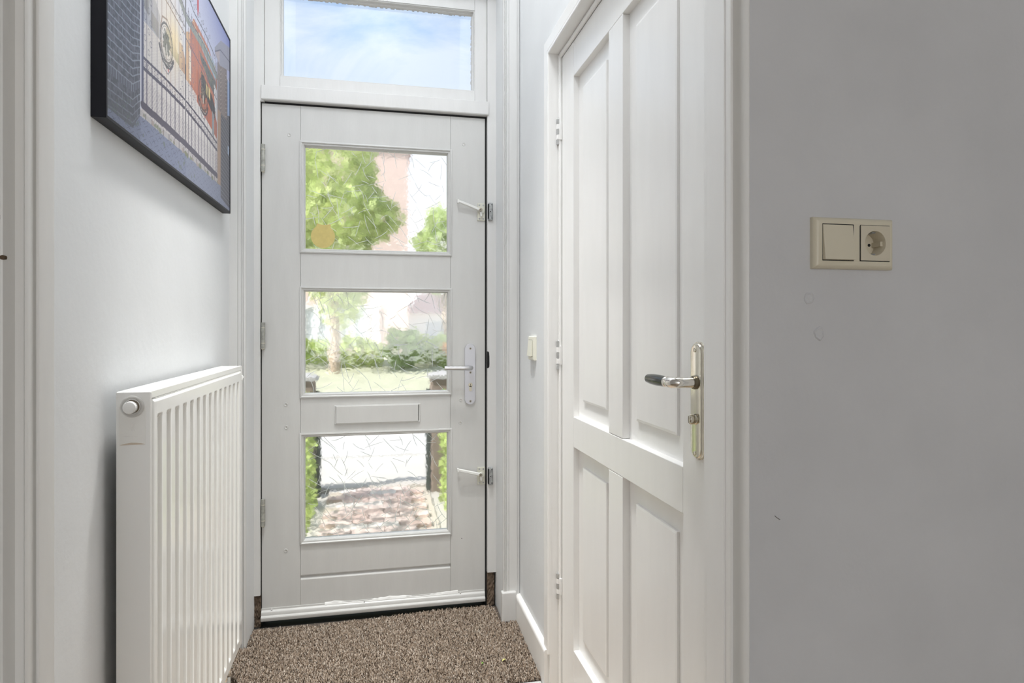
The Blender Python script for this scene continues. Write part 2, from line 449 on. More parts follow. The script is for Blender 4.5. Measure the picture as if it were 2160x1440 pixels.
# flaking putty round the sky
rnd = random.Random(5); b = MB(fx)
for k in range(60):
    if k < 34:
        s0 = -.35+.72*k/34; b.box(s0, s0+rnd.uniform(.005, .02), -.038, -.0355, 2.4215-rnd.uniform(.0003, .0018), 2.423)
    else:
        z0 = 2.12+.3*(k-34)/26; b.box(.3795-rnd.uniform(.0005, .004), .380, -.038, -.0355, z0, z0+rnd.uniform(.004, .012))
b.build('old_putty', mat('old_putty', (.6, .6, .6, 1), .8), wi, kind='stuff')

# ------------------------------------------------------------------ front door
d1 = struct(empty('door_1', (0, YD, .016), 'white front door with three patterned glass panes', 'door'),
            'white front door with three patterned glass panes', 'door')
fd = F(YD)
SX = .2900
b = MB(fd); b.box(-.4315, -SX-.0003, -.042, 0, .0155, 1.9955); b.build('stile', DOORPAINT_DIM, d1, bevel=.0012)
b = MB(fd); b.box(SX+.0003, .4320, -.042, 0, .0155, 1.9955); b.build('stile', DOORPAINT_DIM, d1, bevel=.0012)
PANES = [(1.4275, 1.8605), (.8655, 1.2975), (.2993, .7310)]
for z0, z1 in ((1.8605, 1.9955), (1.2975, 1.4275), (.7310, .8655), (.1815, .2993)):
    b = MB(fd); b.box(-SX+.0003, SX-.0003, -.042, -.0003, z0, z1); b.build('rail', DOORPAINT_DIM, d1, bevel=.0008)
b = MB(fd); b.extr_s([(-.042, .0155), (-.0003, .0155), (-.0003, .163), (-.0015, .1655), (-.009, .1745), (-.009, .1815), (-.042, .1815)], -SX+.0003, SX-.0003)
b.build('bottom_rail', DOORPAINT_DIM, d1)
def strokes(pz0, pz1, seed):
    rnd = random.Random(seed); q = MB(F(2.5760)); n = 0
    placed = []
    tries = 0
    while n < 125 and tries < 4000:
        tries += 1
        cx = rnd.uniform(-.268, .272); cz = rnd.uniform(pz0, pz1)
        if any((cx-a)**2+(cz-e)**2 < .017**2 for a, e in placed): continue
        ang = math.radians(rnd.choice((-38, -55, -62, 25, 38, 55, -30, 75, -72, 8))+rnd.gauss(0, 12))
        ln = rnd.uniform(.030, .082); bend = rnd.gauss(0, .10)*ln
        w = rnd.uniform(.0008, .00115)
        pts = []
        for k in range(7):
            t = k/6-.5
            x = t*ln; y = bend*(4*t*t-1)*.5
            px, pz = cx+x*math.cos(ang)-y*math.sin(ang), cz+x*math.sin(ang)+y*math.cos(ang)
            pts.append((px, pz, w*(1 if 0 < k < 6 else .35)))
        pts = [p for p in pts if -.2745 < p[0] < .2775 and pz0-.012 < p[1] < pz1+.012]
        if len(pts) < 4: continue
        placed.append((cx, cz)); n += 1
        rs = []
        for k, (x, z, ww) in enumerate(pts):
            a = pts[max(k-1, 0)]; e = pts[min(k+1, len(pts)-1)]
            tx, tz = e[0]-a[0], e[1]-a[1]; l = math.hypot(tx, tz) or 1
            nx, nz2 = -tz/l*ww, tx/l*ww
            rs.append([(x-nx, .0002, z-nz2), (x, .0010, z), (x+nx, .0002, z+nz2)])
        q.add([p for r in rs for p in r], [(3*k+j, 3*k+j+1, 3*k+j+4, 3*k+j+3) for k in range(len(rs)-1) for j in (0, 1)])
    return q
for i, (z0, z1) in enumerate(PANES):
    b = MB(fd)
    b.frame(-.2935, .2960, z0, z1, [(0, -.002), (0, .0045), (.002, .0058), (.0060, .0062), (.0085, .0040), (.0092, .0015), (.0105, .0018), (.0140, .0005), (.0150, -.0030),
                                     (.0158, -.0032), (.0175, -.0055), (.0182, -.018), (.0182, -.034), (0, -.034)])
    g = b.build('glazing_bead', DOORPAINT_DIM, d1, smooth=True)
    b = MB(fd); b.box(-.277, .2795, -.026, -.022, z0+.0165, z1-.0165)
    p = b.build('pane', PATTERN, d1)
    strokes(z0+.022, z1-.022, 11+i).build('glass_ridge', ETCH, p, kind='stuff')
# weather strip and its torn sealant
b = MB(fd); b.extr_s([(0, .0235), (.019, .0235), (.020, .0255), (.020, .0365), (.0175, .040), (.0115, .0420), (.0115, .0530), (.0095, .056), (.0035, .0600), (.0030, .0670), (0, .0670)], -.4325, .4300)
ws = b.build('weather_strip', DOORPAINT_DIM, d1, bevel=.0008)
rnd = random.Random(8); top = []; n = 44
q = MB(fd)
rs = []
for k in range(n+1):
    x = -.20+.52*k/n; h = .0672+.003*math.sin(k*.31+1)+rnd.uniform(-.0012, .0022)
    rs.append([(x, .0005, .060), (x, .0048+rnd.uniform(0, .0008), .0605), (x, .0022, h), (x, .0004, h+.0012)])
q.rings(rs); q.build('sealant', mat('sealant_white', (.82, .82, .80, 1), .7), ws, smooth=True)
for x in (-.395, -.05, .33):
    q = MB(fd); q.disc(x, .0615, [(.003, .002), (.003, .0075), (.0012, .0085)], 10); q.build('screw', DOORPAINT_DIM, ws)
# filled screw plugs
for (x, z) in ((-.332, 1.881), (.3445, 1.8855), (-.3445, .8425), (.332, .8445), (-.3425, .755), (.330, .752), (-.3445, .281)):
    q = MB(fd); q.disc(x, z, [(.0075, -.0005), (.0072, .0010), (.0058, .0018), (.0040, .0008)], 18)
    s_ = q.build('screw_plug', DOORPAINT_DIM, d1, smooth=True)
    q = MB(fd); q.disc(x+.0014, z-.0004, [(.0016, .0005), (.0016, .0012), (.0008, .0013)], 9); q.build('plug_hole', SCREW, s_)
q = MB(fd); q.disc(.336, .281, [(.0018, -.001), (.0018, .0003), (.0008, .0004)], 9); q.build('nail_hole', DARK, d1)
# letter plate
lp = MB(fd); lp.frame(-.1645, .1695, .7590, .8350, [(0, -.001), (.001, .0030), (.003, .0038), (.0055, .0030), (.0065, -.001)])
lf = lp.build('letter_plate', DOORPAINT_DIM, d1, smooth=True)
q = MB(fd); q.box(-.1578, .1600, .0005, .0075, .7640, .8315); q.build('letter_flap', DOORPAINT_DIM, lf, bevel=.0015)
q = MB(fd); q.box(-.1600, -.1583, -.0005, .0012, .766, .829); q.box(.1604, .1616, -.0005, .0012, .766, .829); q.build('flap_gap', DARK, lf)
# handle set
def stadium(cs, cz, w, h, n=12):
    r = w/2; pts = []
    for k in range(n+1):
        a = PI*k/n; pts.append((cs+r*math.cos(a), cz+h/2-r+r*math.sin(a)))
    for k in range(n+1):
        a = PI+PI*k/n; pts.append((cs+r*math.cos(a), cz-h/2+r+r*math.sin(a)))
    return pts
q = MB(fd); q.prism(stadium(.3692, .949, .0435, .2470), 0, .0085)
hp = q.build('handle_plate', ALU, d1, bevel=.0012)
for z in (1.0535, .9560, .8395):
    q = MB(fd); q.disc(.3705, z, [(.0046, .008), (.0046, .0092), (.003, .0096)], 14); q.build('plate_screw', SCREW, hp)
    q = MB(fd); q.disc(.3705, z, [(.0018, .009), (.0018, .0099), (.0008, .00995)], 6); q.build('screw_recess', DARK, hp)
q = MB(fd)
q.tube([(.3695, .006, .9770), (.3695, .022, .9770), (.3695, .036, .9770), (.3680, .046, .9770), (.3630, .0535, .9770), (.3545, .0570, .9770), (.335, .0570, .9772), (.300, .0560, .9776), (.2610, .0540, .9780)],
       [.0088]*5+[.0088, .0086, .0085, .0083], 16)
q.build('lever', STEEL, hp, smooth=True)
q = MB(fd); q.disc(.3705, .9055, [(.0086, .0075), (.0086, .0096), (.008, .0100)], 22); q.prism([(.3652, .9010), (.3652, .8830), (.3672, .8805), (.3738, .8805), (.3758, .8830), (.3758, .9010)], .0075, .0100)
cy = q.build('lock_cylinder', mat('cylinder_brass', (.52, .48, .38, 1), .35, metal=.8), hp)
q = MB(fd); q.box(.3698, .3714, .0095, .0103, .9020, .9100); q.build('keyway', DARK, cy)
# window style latches
for z, slope in ((1.611, .030), (.5330, .0235)):
    q = MB(fd); q.box(.4000, .4315, 0, .006, z-.0355, z+.0355)
    lb = q.build('latch_base', LATCHC, d1, bevel=.0015)
    for sx_, sz in ((.4075, .0275), (.4240, .0275), (.4075, -.0275), (.4240, -.0275)):
        q = MB(fd); q.disc(sx_, z+sz, [(.0035, .0055), (.0035, .0068), (.0012, .0070)], 10); q.build('latch_screw', ZINC, lb)
    q = MB(fd); q.disc(.4165, z+.004, [(.0125, .005), (.0125, .010), (.0110, .0115)], 20)
    q.prism([(.4085, z-.006), (.4245, z-.006), (.4190, z-.026), (.4110, z-.026)], .005, .0105)
    q.build('latch_boss', LATCHC, lb, bevel=.001)
    q = MB(fd)
    px, pz = .4090, z+.0075
    ex, ez = .3215, z+.0075+slope
    l = math.hypot(ex-px, ez-pz); nx, nz2 = -(ez-pz)/l, (ex-px)/l
    q.rings([[(x+nx*h, dd, zz+nz2*h) for h, dd in ((-w, d0), (-w*.6, d1_), (w*.6, d1_), (w, d0))]
             for x, zz, w, d0, d1_ in ((px+.006, pz-.002, .0078, .010, .020), (px-.01, pz+.1*slope, .0074, .012, .022), ((px+ex)/2, (pz+ez)/2, .0068, .015, .0255), (ex, ez, .0060, .018, .0275))])
    lv = q.build('latch_lever', LATCHW, lb, bevel=.001)
    q = MB(fd); q.box(ex-.0065, ex+.0005, .010, .0285, ez-.0072, ez+.0066); q.build('lever_tip', LATCHW, lv, bevel=.001)
    q = MB(fd); q.prism([(.408, z+.003), (.4180, z+.002), (.4165, z-.018), (.4130, z-.0195), (.4095, z-.015)], .010, .0165); q.build('lever_heel', LATCHW, lv, bevel=.001)
    q = MB(fd); q.disc(.4105, z+.0065, [(.0070, .018), (.0070, .0222), (.0058, .0228)], 18); cyl = q.build('key_barrel', SCREW, lb)
    q = MB(fd); q.box(.4090, .4120, .0222, .0232, z+.004, z+.0095); q.build('key_slot', DARK, lb)
# hinges on the left edge
for z0, z1 in ((1.734, 1.8355), (1.0600, 1.1580), (.3855, .4860)):
    q = MB(fd); xc = -.4245; dc = .0135; h = z1-z0
    q.tube([(xc, dc, z0), (xc, dc, z0+.20*h-.0008)], .0072, 14)
    q.tube([(xc, dc, z0+.20*h+.0008), (xc, dc, z0+.80*h-.0008)], .0072, 14)
    q.tube([(xc, dc, z0+.80*h+.0008), (xc, dc, z1)], .0072, 14)
    hg = q.build('hinge', HINGEGREY, d1, smooth=True)
    q = MB(fd)
    for zz in (z0+.20*h, z0+.80*h): q.tube([(xc, dc, zz-.0018), (xc, dc, zz+.0018)], .0079, 14)
    q.tube([(xc, dc, z0-.006), (xc, dc, z0-.003), (xc, dc, z0+.001)], [.0028, .0062, .0068], 12)
    q.build('hinge_ring', mat('hinge_ring', (.58, .56, .48, 1), .5, metal=.3), hg, smooth=True)
# sticker on the upper pane
pts = []
for k in range(41):
    a = math.radians(128+284*k/40); pts.append((-.2088+.0455*math.cos(a), 1.4965+.0455*math.sin(a)))
pts += [(-.1785, 1.5372), (-.1800, 1.5440), (-.1850, 1.5452), (-.1930, 1.5425), (-.2050, 1.5418), (-.2180, 1.5430), (-.2270, 1.5462), (-.2320, 1.5450), (-.2330, 1.5380)]
q = MB(F(2.5755)); q.prism(pts, 0, .0006)
tag(q.build('window_sticker', GOLD), 'tan round sticker with scalloped top stuck inside upper door pane', 'sticker')

# threshold below the door, coloured black to paint the shade of the gap
b = MB(); b.box(-.4575, .4755, 2.50, 2.72, -.10, -.002)
struct(b.build('trim_7', THRESHOLD_SHADE), 'recessed threshold under the front door, painted black for the shade in the gap', 'threshold')
b = MB(); b.extr_s([(1.962, -.024), (1.964, -.0175), (1.970, -.0155), (1.980, -.0145), (1.992, -.0145), (1.999, -.0165), (2.001, -.024)], -.512, .5215)
q = struct(b.build('trim_8', WHITEMETAL, bevel=.0006), 'white metal strip along the near edge of the carpet', 'threshold')

# ------------------------------------------------------------------ carpet pile
rs_ = np.random.RandomState(4)
nT = 62000
cx = rs_.uniform(-.505, .525, nT); cyy = rs_.uniform(1.955, 2.528, nT)
edge = 2.503+.006*np.sin(cx*9)+.022*(cx+.45)+rs_.uniform(-.004, .004, nT)
keepm = (cyy > 2.0) & (cyy < edge) & ~((cx > .462) & (cyy > 2.374)) & ~((cx < -.455) & (cyy > 2.385)) & ~((cx > .44) & (cyy > 2.5))
cx = cx[keepm]; cyy = cyy[keepm]; nT = len(cx)
cz = -.010+(cyy-2.0)*.044-.012+np.clip(cx-.05, 0, 1)*.016
hgt = rs_.uniform(.007, .0135, nT); ang = rs_.uniform(0, 2*np.pi, nT); lean = rs_.uniform(.001, .006, nT); wd = rs_.uniform(.0011, .0019, nT)
la = rs_.uniform(0, 2*np.pi, nT)
V = np.zeros((nT, 5, 3)); FC = np.zeros((nT, 4, 3), dtype=np.int64)
for k in range(3):
    V[:, k, 0] = cx+np.cos(ang+k*2.094)*wd; V[:, k, 1] = cyy+np.sin(ang+k*2.094)*wd; V[:, k, 2] = cz
V[:, 3, 0] = cx+np.cos(la)*lean; V[:, 3, 1] = cyy+np.sin(la)*lean; V[:, 3, 2] = cz+hgt
V[:, 4, 0] = cx+np.cos(la)*lean*1.3+wd*1.3*np.cos(la+1.5); V[:, 4, 1] = cyy+np.sin(la)*lean*1.3+wd*1.3*np.sin(la+1.5); V[:, 4, 2] = cz+hgt*.86
base = np.arange(nT)[:, None]*5
FC = np.stack([base+np.array([[0, 1, 4]]), base+np.array([[1, 2, 3]]), base+np.array([[2, 0, 3]]), base+np.array([[1, 3, 4]]), base+np.array([[0, 4, 3]])], 1).reshape(-1, 3)
pal = np.array([[.30, .225, .165], [.42, .335, .26], [.56, .47, .385], [.13, .09, .065], [.36, .28, .21], [.66, .575, .49]])*1.0
pc = pal[rs_.choice(6, nT, p=[.24, .24, .17, .12, .15, .08])]*rs_.uniform(.88, 1.12, (nT, 1))
pc = np.repeat(pc, 5, 0)
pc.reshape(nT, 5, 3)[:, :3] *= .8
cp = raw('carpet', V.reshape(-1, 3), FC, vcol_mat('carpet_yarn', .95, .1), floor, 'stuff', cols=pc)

# fallen leaves
def leaf(name, x, y, ang, ln, w, m, label):
    q = MB(); n = 9; vs = []; fs = []
    for k in range(n):
        t = k/(n-1); ww = w*math.sin(PI*min(1, t*1.0))**.8 if 0 < t < 1 else .0003
        c = .004*math.sin(PI*t)
        for s_ in (-1, 0, 1):
            lx, ly = (t-.5)*ln, s_*ww
            vs.append((x+lx*math.cos(ang)-ly*math.sin(ang), y+lx*math.sin(ang)+ly*math.cos(ang), zc(y)+.004+c+abs(s_)*.0015))
    for k in range(n-1):
        for j in (0, 1):
            a = k*3+j; fs.append((a, a+1, a+4, a+3))
    q.add(vs, fs)
    o = q.build(name, m, smooth=True)
    sm = o.modifiers.new('s', 'SOLIDIFY'); sm.thickness = .0006
    return tag(o, label, 'leaf')
leaf('fallen_leaf', .349, 2.112, 1.0, .009, .0032, mat('leaf_green', (.16, .36, .04, 1), .5), 'tiny green leaf scrap lying on the carpet')
leaf('fallen_leaf', .424, 2.116, .55, .020, .0032, mat('leaf_yellow', (.70, .68, .22, 1), .5), 'small curled yellow leaf lying on the carpet by the skirting')

# ------------------------------------------------------------------ inner door with its surround
ar = struct(empty('trim_9', (.54, 1.95, 0), 'white architrave and jamb around the inner panelled door', 'trim'), 'white architrave and jamb around the inner panelled door', 'trim')
def archi(prof_s, z0, z1):
    q = MB(); q.rings([[(x, y, z0) for x, y in prof_s], [(x, y, 2.0130+(y-1.9450)) for x, y in prof_s]]); return q
q = archi([(XR, 1.9965), (.5340, 1.9965), (.5325, 1.9935), (.5325, 1.9580), (.5350, 1.9570), (.5350, 1.9560), (.5320, 1.9550), (.5320, 1.9475), (.5340, 1.9450), (.5440, 1.9450), (.5440, 1.9965)], .095, 2.02)
q.build('architrave_leg', PAINT2, ar, smooth=False)
q = MB()
pf = [(XR, 2.0645), (.5340, 2.0645), (.5325, 2.0615), (.5325, 2.0260), (.5350, 2.0250), (.5350, 2.0240), (.5320, 2.0230), (.5320, 2.0155), (.5340, 2.0130), (.5440, 2.0130), (.5440, 2.0645)]
# mitred head: cut at 45 degrees on the hinge side
q.rings([[(x, 1.9450+(z-2.0130), z) for x, z in pf], [(x, .899, z) for x, z in pf]])
q.build('architrave_head', PAINT2, ar)
q = MB(); q.box(.5325, .5440, .899, .953, -.03, 2.0125); q.build('architrave_leg', PAINT2, ar, bevel=.0015)
q = MB(); q.box(.5390, .64, 1.9458, 1.953, -.03, 2.0138); q.box(.579, .64, 1.9305, 1.9458, -.03, 2.0);  q.build('jamb', PAINT2, ar)
q = MB(); q.box(.5385, .64, .9535, .972, -.03, 2.0138); q.build('jamb', PAINT2, ar)
q = MB(); q.box(.5390, .64, .953, 1.953, 2.0138, 2.0195); q.box(.579, .64, .972, 1.9300, 1.999, 2.0138); q.build('jamb_head', PAINT2, ar)
q = MB(); q.tube([(.5725, 1.9375, -.03), (.5725, 1.9375, 2.004)], .0068, 14); q.build('bead', PAINT2, ar, smooth=True)
q = MB(); q.tube([(.5725, 1.944, 2.0055), (.5725, .95, 2.0055)], .0072, 14); q.build('bead', PAINT2, ar, smooth=True)

d2 = struct(empty('door_2', (XD, 1.45, 0), 'white four-panel inner door with nickel lever handle', 'door'), 'white four-panel inner door with nickel lever handle', 'door')
rd = R(XD)
q = MB(rd); q.box(1.8120, 1.9285, -.04, 0, -.02, 1.9975); q.build('stile', PAINT2, d2, bevel=.0018)
q = MB(rd); q.box(.975, 1.1185, -.04, 0, -.02, 1.9975); q.build('stile', PAINT2, d2, bevel=.0018)
for z0, z1 in ((1.8925, 1.9975), (.780, .872), (-.02, .171)):
    q = MB(rd); q.box(1.1190, 1.8115, -.04, -.0004, z0, z1); q.build('rail', PAINT2, d2, bevel=.0022)
for z0, z1 in ((.8725, 1.8922), (.1713, .7797)):
    q = MB(rd); q.box(1.4240, 1.5175, -.04, -.0004, z0, z1); q.build('mullion', PAINT2, d2, bevel=.0018)
    for s0, s1 in ((1.5175, 1.8120), (1.1185, 1.4240)):
        q = MB(rd); q.panel(s0-.004, s1+.004, z0-.004, z1+.004, [(0, -.034), (0, -.0185), (.0535, -.0190), (.0545, -.0135), (.060, -.0125)])
        q.build('panel', PAINT2, d2)
# long nickel plate, lever and thumb turn
def stad2(cs, cz, w, h, off=0): return stadium(cs, cz, w-2*off, h-2*off, 14)
q = MB(rd); st = [(0, 0), (0, .0035), (.0012, .0042), (.0025, .0044), (.0030, .0068), (.0042, .0080), (.0062, .0086)]
cs0 = 1.0535; zc0 = 1.0060
q.rings([[(p[0], d, p[1]) for p in stad2(cs0, zc0, .0460, .2160, off)] for off, d in st])
hp = q.build('handle_plate', CHROME, d2, smooth=True)
for z in (1.0985, .9100):
    q = MB(rd); q.disc(cs0+.002, z, [(.0042, .0082), (.0040, .0096), (.0024, .0104)], 16); q.build('plate_screw', CHROME, hp, smooth=True)
    q = MB(rd); q.box(cs0+.0012, cs0+.0028, .0096, .0107, z-.0032, z+.0032); q.build('screw_slot', SCREW, hp)
zh = 1.0395
q = MB(rd); q.disc(cs0, zh, [(.0125, .0075), (.0125, .0125), (.0112, .0145)], 24); q.build('collar', mat('dark_collar', (.20, .17, .12, 1), .3, metal=.9), hp, smooth=True)
q = MB(rd)
q.tube([(cs0, .008, zh), (cs0, .022, zh), (cs0, .034, zh), (cs0+.0008, .0415, zh), (cs0+.0040, .0490, zh), (cs0+.0090, .0525, zh), (cs0+.0150, .0535, zh), (cs0+.0200, .0535, zh)],
       [.0098, .0095, .0096, .0102, .0108, .0106, .0096, .0088], 22)
q.tube([(cs0+.0195, .0535, zh), (cs0+.0212, .0535, zh), (cs0+.0245, .0535, zh), (cs0+.0262, .0535, zh)], [.0092, .0104, .0104, .0094], 22)
lv = q.build('lever', BRIGHTCHROME, hp, smooth=True)
q = MB(rd); q.tube([(cs0+.0258, .0535, zh), (cs0+.040, .0535, zh), (cs0+.056, .0535, zh), (cs0+.074, .0535, zh), (cs0+.090, .0535, zh), (cs0+.1025, .0535, zh)], [.0092, .0102, .0107, .0106, .0098, .0086], 24)
q.build('grip', BLACKGRIP, lv, smooth=True)
q = MB(rd); q.tube([(cs0+.1023, .0535, zh), (cs0+.1045, .0535, zh), (cs0+.107, .0535, zh), (cs0+.1085, .0535, zh)], [.0078, .0076, .0058, .002], 18)
q.build('end_cap', BRIGHTCHROME, lv, smooth=True)
zt = .9725
q = MB(rd); q.disc(cs0, zt, [(.0100, .008), (.0100, .0105), (.0088, .0115)], 22)
tt = q.build('turn_rose', CHROME, hp, smooth=True)
q = MB(rd)
q.rings([[(cs0+r*math.cos(a)*.62, d, zt+r*math.sin(a)) for a in [2*PI*k/20 for k in range(20)]] for r, d in ((.0086, .011), (.0095, .015), (.0088, .0195), (.0058, .0215))])
q.build('thumb_turn', CHROME, tt, smooth=True)
q = MB(rd); q.box(cs0+.0002, cs0+.0016, .020, .0220, zt-.0062, zt+.0062); q.build('turn_slot', SCREW, tt)
# hinges
for z0, z1 in ((1.7220, 1.8045), (1.0050, 1.0955), (.2735, .3545)):
    h = (z1-z0)/5; hub = empty.__call__ if False else None
    q = MB(); xc, yc = .5660, 1.9400
    for k in (0, 2, 4): q.tube([(xc, yc, z0+k*h+.0006), (xc, yc, z0+(k+1)*h-.0006)], .0066, 12)
    hg = q.build('hinge', HINGEWHITE, d2, smooth=True)
    q = MB()
    for k in (1, 3): q.tube([(xc, yc, z0+k*h+.0004), (xc, yc, z0+(k+1)*h-.0004)], .0066, 12)
    q.box(.5665, .5742, 1.9275, 1.9400, z0+h*.9, z1-h*.9)
    q.build('hinge_leaf', PAINT2, hg, smooth=True)
    q = MB(); q.tube([(xc, yc, z1-.001), (xc, yc, z1+.002), (xc, yc, z1+.004)], [.0045, .0040, .002], 10); q.build('hinge_pin', HINGEWHITE, hg, smooth=True)

# skirting on the right
q = MB()
q.extr_z([(.5434, 2.400), (.5245, 2.400), (.5245, 1.960), (.5600, 1.960), (.5600, 1.9446), (.5434, 1.9446)][0:4]+[(.5600, 1.9650), (.5434, 1.9650)], -.03, .092)
bb = struct(q.build('baseboard_right', PAINT), 'white skirting board below the light switch wall', 'baseboard')
q = MB(); q.rings([[(.5434, y, .092), (.5245, y, .092), (.5250, y, .098), (.5275, y, .1015), (.5310, y, .103), (.5434, y, .104)] for y in (1.960, 2.400)])
q.build('top_bead', PAINT, bb, smooth=True)

# ------------------------------------------------------------------ light switch on the right wall
sw = empty('light_switch', (XR, 2.177, 1.066), 'small ivory light switch on the white wall before the inner door', 'switch')
fs = R(XR)
q = MB(fs); q.panel(2.1350, 2.2190, 1.0240, 1.1080, [(0, -.001), (0, .007), (.002, .0100), (.006, .0110)]); q.build('switch_plate', SWITCHW, sw, bevel=.0015)
q = MB(fs); q.rings([[(2.1500, .0105, 1.038), (2.2045, .0105, 1.038), (2.2045, .0105, 1.0945), (2.1500, .0105, 1.0945)],
                    [(2.1500, .0185, 1.038), (2.2045, .0185, 1.038), (2.2045, .0130, 1.0945), (2.1500, .0130, 1.0945)]])
q.build('rocker', SWITCHW, sw, bevel=.0006)
q = MB(fs); q.frame(2.1490, 2.2055, 1.0370, 1.0955, [(0, .0105), (0, .0113), (.0010, .0113), (.0010, .0105)]); q.build('rocker_gap', DARK, sw)

# ------------------------------------------------------------------ switch and socket on the near wall
so = empty('switch_and_socket', (.75, YN, 1.275), 'cream double plate with rocker switch and wall socket on the grey wall', 'wall socket')
fn = F(YN)
q = MB(fn)
x0, x1, z0, z1 = .6808, .8308, 1.2340, 1.3168
q.rings([[(x0+i, d, z0+j), (x1-k, d, z0+j), (x1-k, d, z1-j), (x0+i, d, z1-j)] for i, k, j, d in
         ((0, 0, 0, -.001), (0, 0, 0, .0045), (.0010, .0010, .001, .0068), (.0035, .0032, .0035, .0092), (.0070, .0060, .0060, .0108), (.0125, .0098, .0098, .0115), (.0141, .0109, .0130, .0115), (.0141, .0109, .0130, -.001))], closed=True)
q.box(.7521, .7639, -.001, .0114, 1.2466, 1.3060)
q.build('cover_frame', CREAM, so, bevel=.0008, seg=2)
# rocker (pressed at the top)
q = MB(fn); q.rings([[(.6950, .011, 1.2478), (.7508, .011, 1.2478), (.7508, .011, 1.3048), (.6950, .011, 1.3048)],
                    [(.6950, .0185, 1.2484), (.7500, .0185, 1.2484), (.7500, .0125, 1.3042), (.6950, .0125, 1.3042)]])
q.build('rocker', CREAM, so, bevel=.0007)
q = MB(fn); q.frame(.6945, .7520, 1.2468, 1.3058, [(0, .0108), (0, .0118), (.0012, .0118), (.0012, .0108)]); q.build('rocker_gap', DARK, so)
# socket insert with a round well
q = MB(fn); q.frame(.7640, .8200, 1.2472, 1.3058, [(0, .0108), (0, .0118), (.0007, .0118), (.0007, .0108)]); q.build('insert_gap', DARK, so)
cxs, czs, rr = .7922, 1.2766, .0197
n = 48
sq = []
for k in range(n):
    a = 2*PI*k/n; c_, s_ = math.cos(a), math.sin(a); m = .0271/max(abs(c_), abs(s_))
    sq.append((cxs+c_*m, czs+s_*m*1.045))
ring = lambda r, d: [(cxs+r*math.cos(2*PI*k/n), d, czs+r*math.sin(2*PI*k/n)) for k in range(n)]
q = MB(fn); q.rings([[(p[0], .011, p[1]) for p in sq], [(p[0], .0125, p[1]) for p in sq], ring(rr+.0004, .0125), ring(rr, .0120), ring(rr-.0006, -.0120)], cap=False)
q.f.append(tuple(range(len(q.v)-n, len(q.v))))
si = q.build('socket_insert', CREAMD, so, smooth=True)
for dx in (-.0095, .0095):
    q = MB(fn); q.disc(cxs+dx, czs, [(.0026, -.0125), (.0026, -.0114), (.0020, -.0113)], 14); q.build('pin_hole', DARK, si)
for sg in (1, -1):
    q = MB(fn); q.box(cxs-.0035, cxs+.0035, -.004, .0085, czs+sg*(rr-.0022)-.001, czs+sg*(rr-.0022)+.001); q.build('earth_clip', ZINC, si)
for sg in (1, -1):
    q = MB(fn); q.box(cxs+sg*(rr-.003)-.0022, cxs+sg*(rr-.003)+.0022, -.0125, .0070, czs-.004, czs+.004); q.build('side_guide', CREAMD, si, bevel=.0005)
q = MB(fn); q.disc(cxs-.0145, czs+.001, [(.0022, -.0125), (.0022, -.0100), (.0010, -.0098)], 10); q.build('socket_screw', ZINC, si)
q = MB(fn); q.prism([(cxs-.009, czs+rr-.006), (cxs+.001, czs+rr-.0045), (cxs+.0005, czs+rr-.0012), (cxs-.006, czs+rr-.0022)], -.0122, -.0060); q.build('clip_slot', DARK, si)

# ------------------------------------------------------------------ radiator
ra = empty('radiator', (-.46, 1.76, 0), 'white ribbed panel radiator on the left hall wall under the picture', 'radiator')
XB, XF = -.4913, -.4300
RY0, RY1, RZ0, RZ1 = 1.3425, 2.1830, .1150, 1.0158
q = MB(); q.box(XB, XF, RY0, RY0+.007, RZ0, RZ1)
ec = q.build('end_cover', RADEND, ra, bevel=.0028, seg=3)
q = MB(); q.box(XB, XF, RY1-.007, RY1, RZ0, RZ1-.001); q.build('end_cover', RADEND, ra, bevel=.002)
q = MB(); q.box(XB+.004, XF-.016, RY0+.007, RY1-.007, RZ0+.01, RZ1-.02); q.build('convector_body', mat('convector_grey', (.5, .5, .48, 1), .5), ra)
# top grille: two rails, and a slatted inset
q = MB(); q.box(XF-.0095, XF-.0005, RY0+.007, RY1-.007, RZ1-.0145, RZ1); q.build('grille_rail', RADWHITE, ra, bevel=.0015)
q = MB(); q.box(XB, XB+.0055, RY0+.007, RY1-.007, RZ1-.010, RZ1); q.build('grille_rail', RADWHITE, ra, bevel=.001)
q = MB(); q.box(XB+.0055, XF-.0095, RY0+.007, RY1-.007, RZ1-.012, RZ1-.0035); gr = q.build('grille_inset', RADGRILLE, ra)
q = MB()
k = RY0+.03
while k < RY1-.03:
    q.box(XF-.0094, XF-.0002, k, k+.0028, RZ1-.0200, RZ1-.0148); k += .0060
q.build('vent_comb', RADWHITE, ra, kind='stuff')
# front panel with pressed grooves
grooves = [1.4000+.0559*k for k in range(14)]
PY0, PY1, PZ0, PZ1 = 1.3530, 2.1740, .1190, 1.0005
XP = -.4265
ys = [PY0, PY0+.004, PY0+.012]
for g in grooves: ys += [g-.0300, g-.0240, g-.0035, g]
ys += [PY1-.008, PY1]
zs = [PZ0, PZ0+.006, PZ0+.0315, PZ0+.0400, .958, .9685, PZ1-.006, PZ1]
def depth(y, z):
    d = 0
    if y <= PY0+1e-6 or y >= PY1-1e-6 or z <= PZ0+1e-6 or z >= PZ1-1e-6: d = -.0075
    elif abs(y-(PY0+.004)) < 1e-6: d = -.0015
    for g in grooves:
        if g-.0245 < y < g-.003 and PZ0+.035 < z < .96: d = -.0078
    return d
vs = []; fcs = []
for z in zs:
    for y in ys: vs.append((XP+depth(y, z), y, z))
ny = len(ys)
for j in range(len(zs)-1):
    for i in range(ny-1):
        a = j*ny+i; fcs.append((a, a+1, a+ny+1, a+ny))
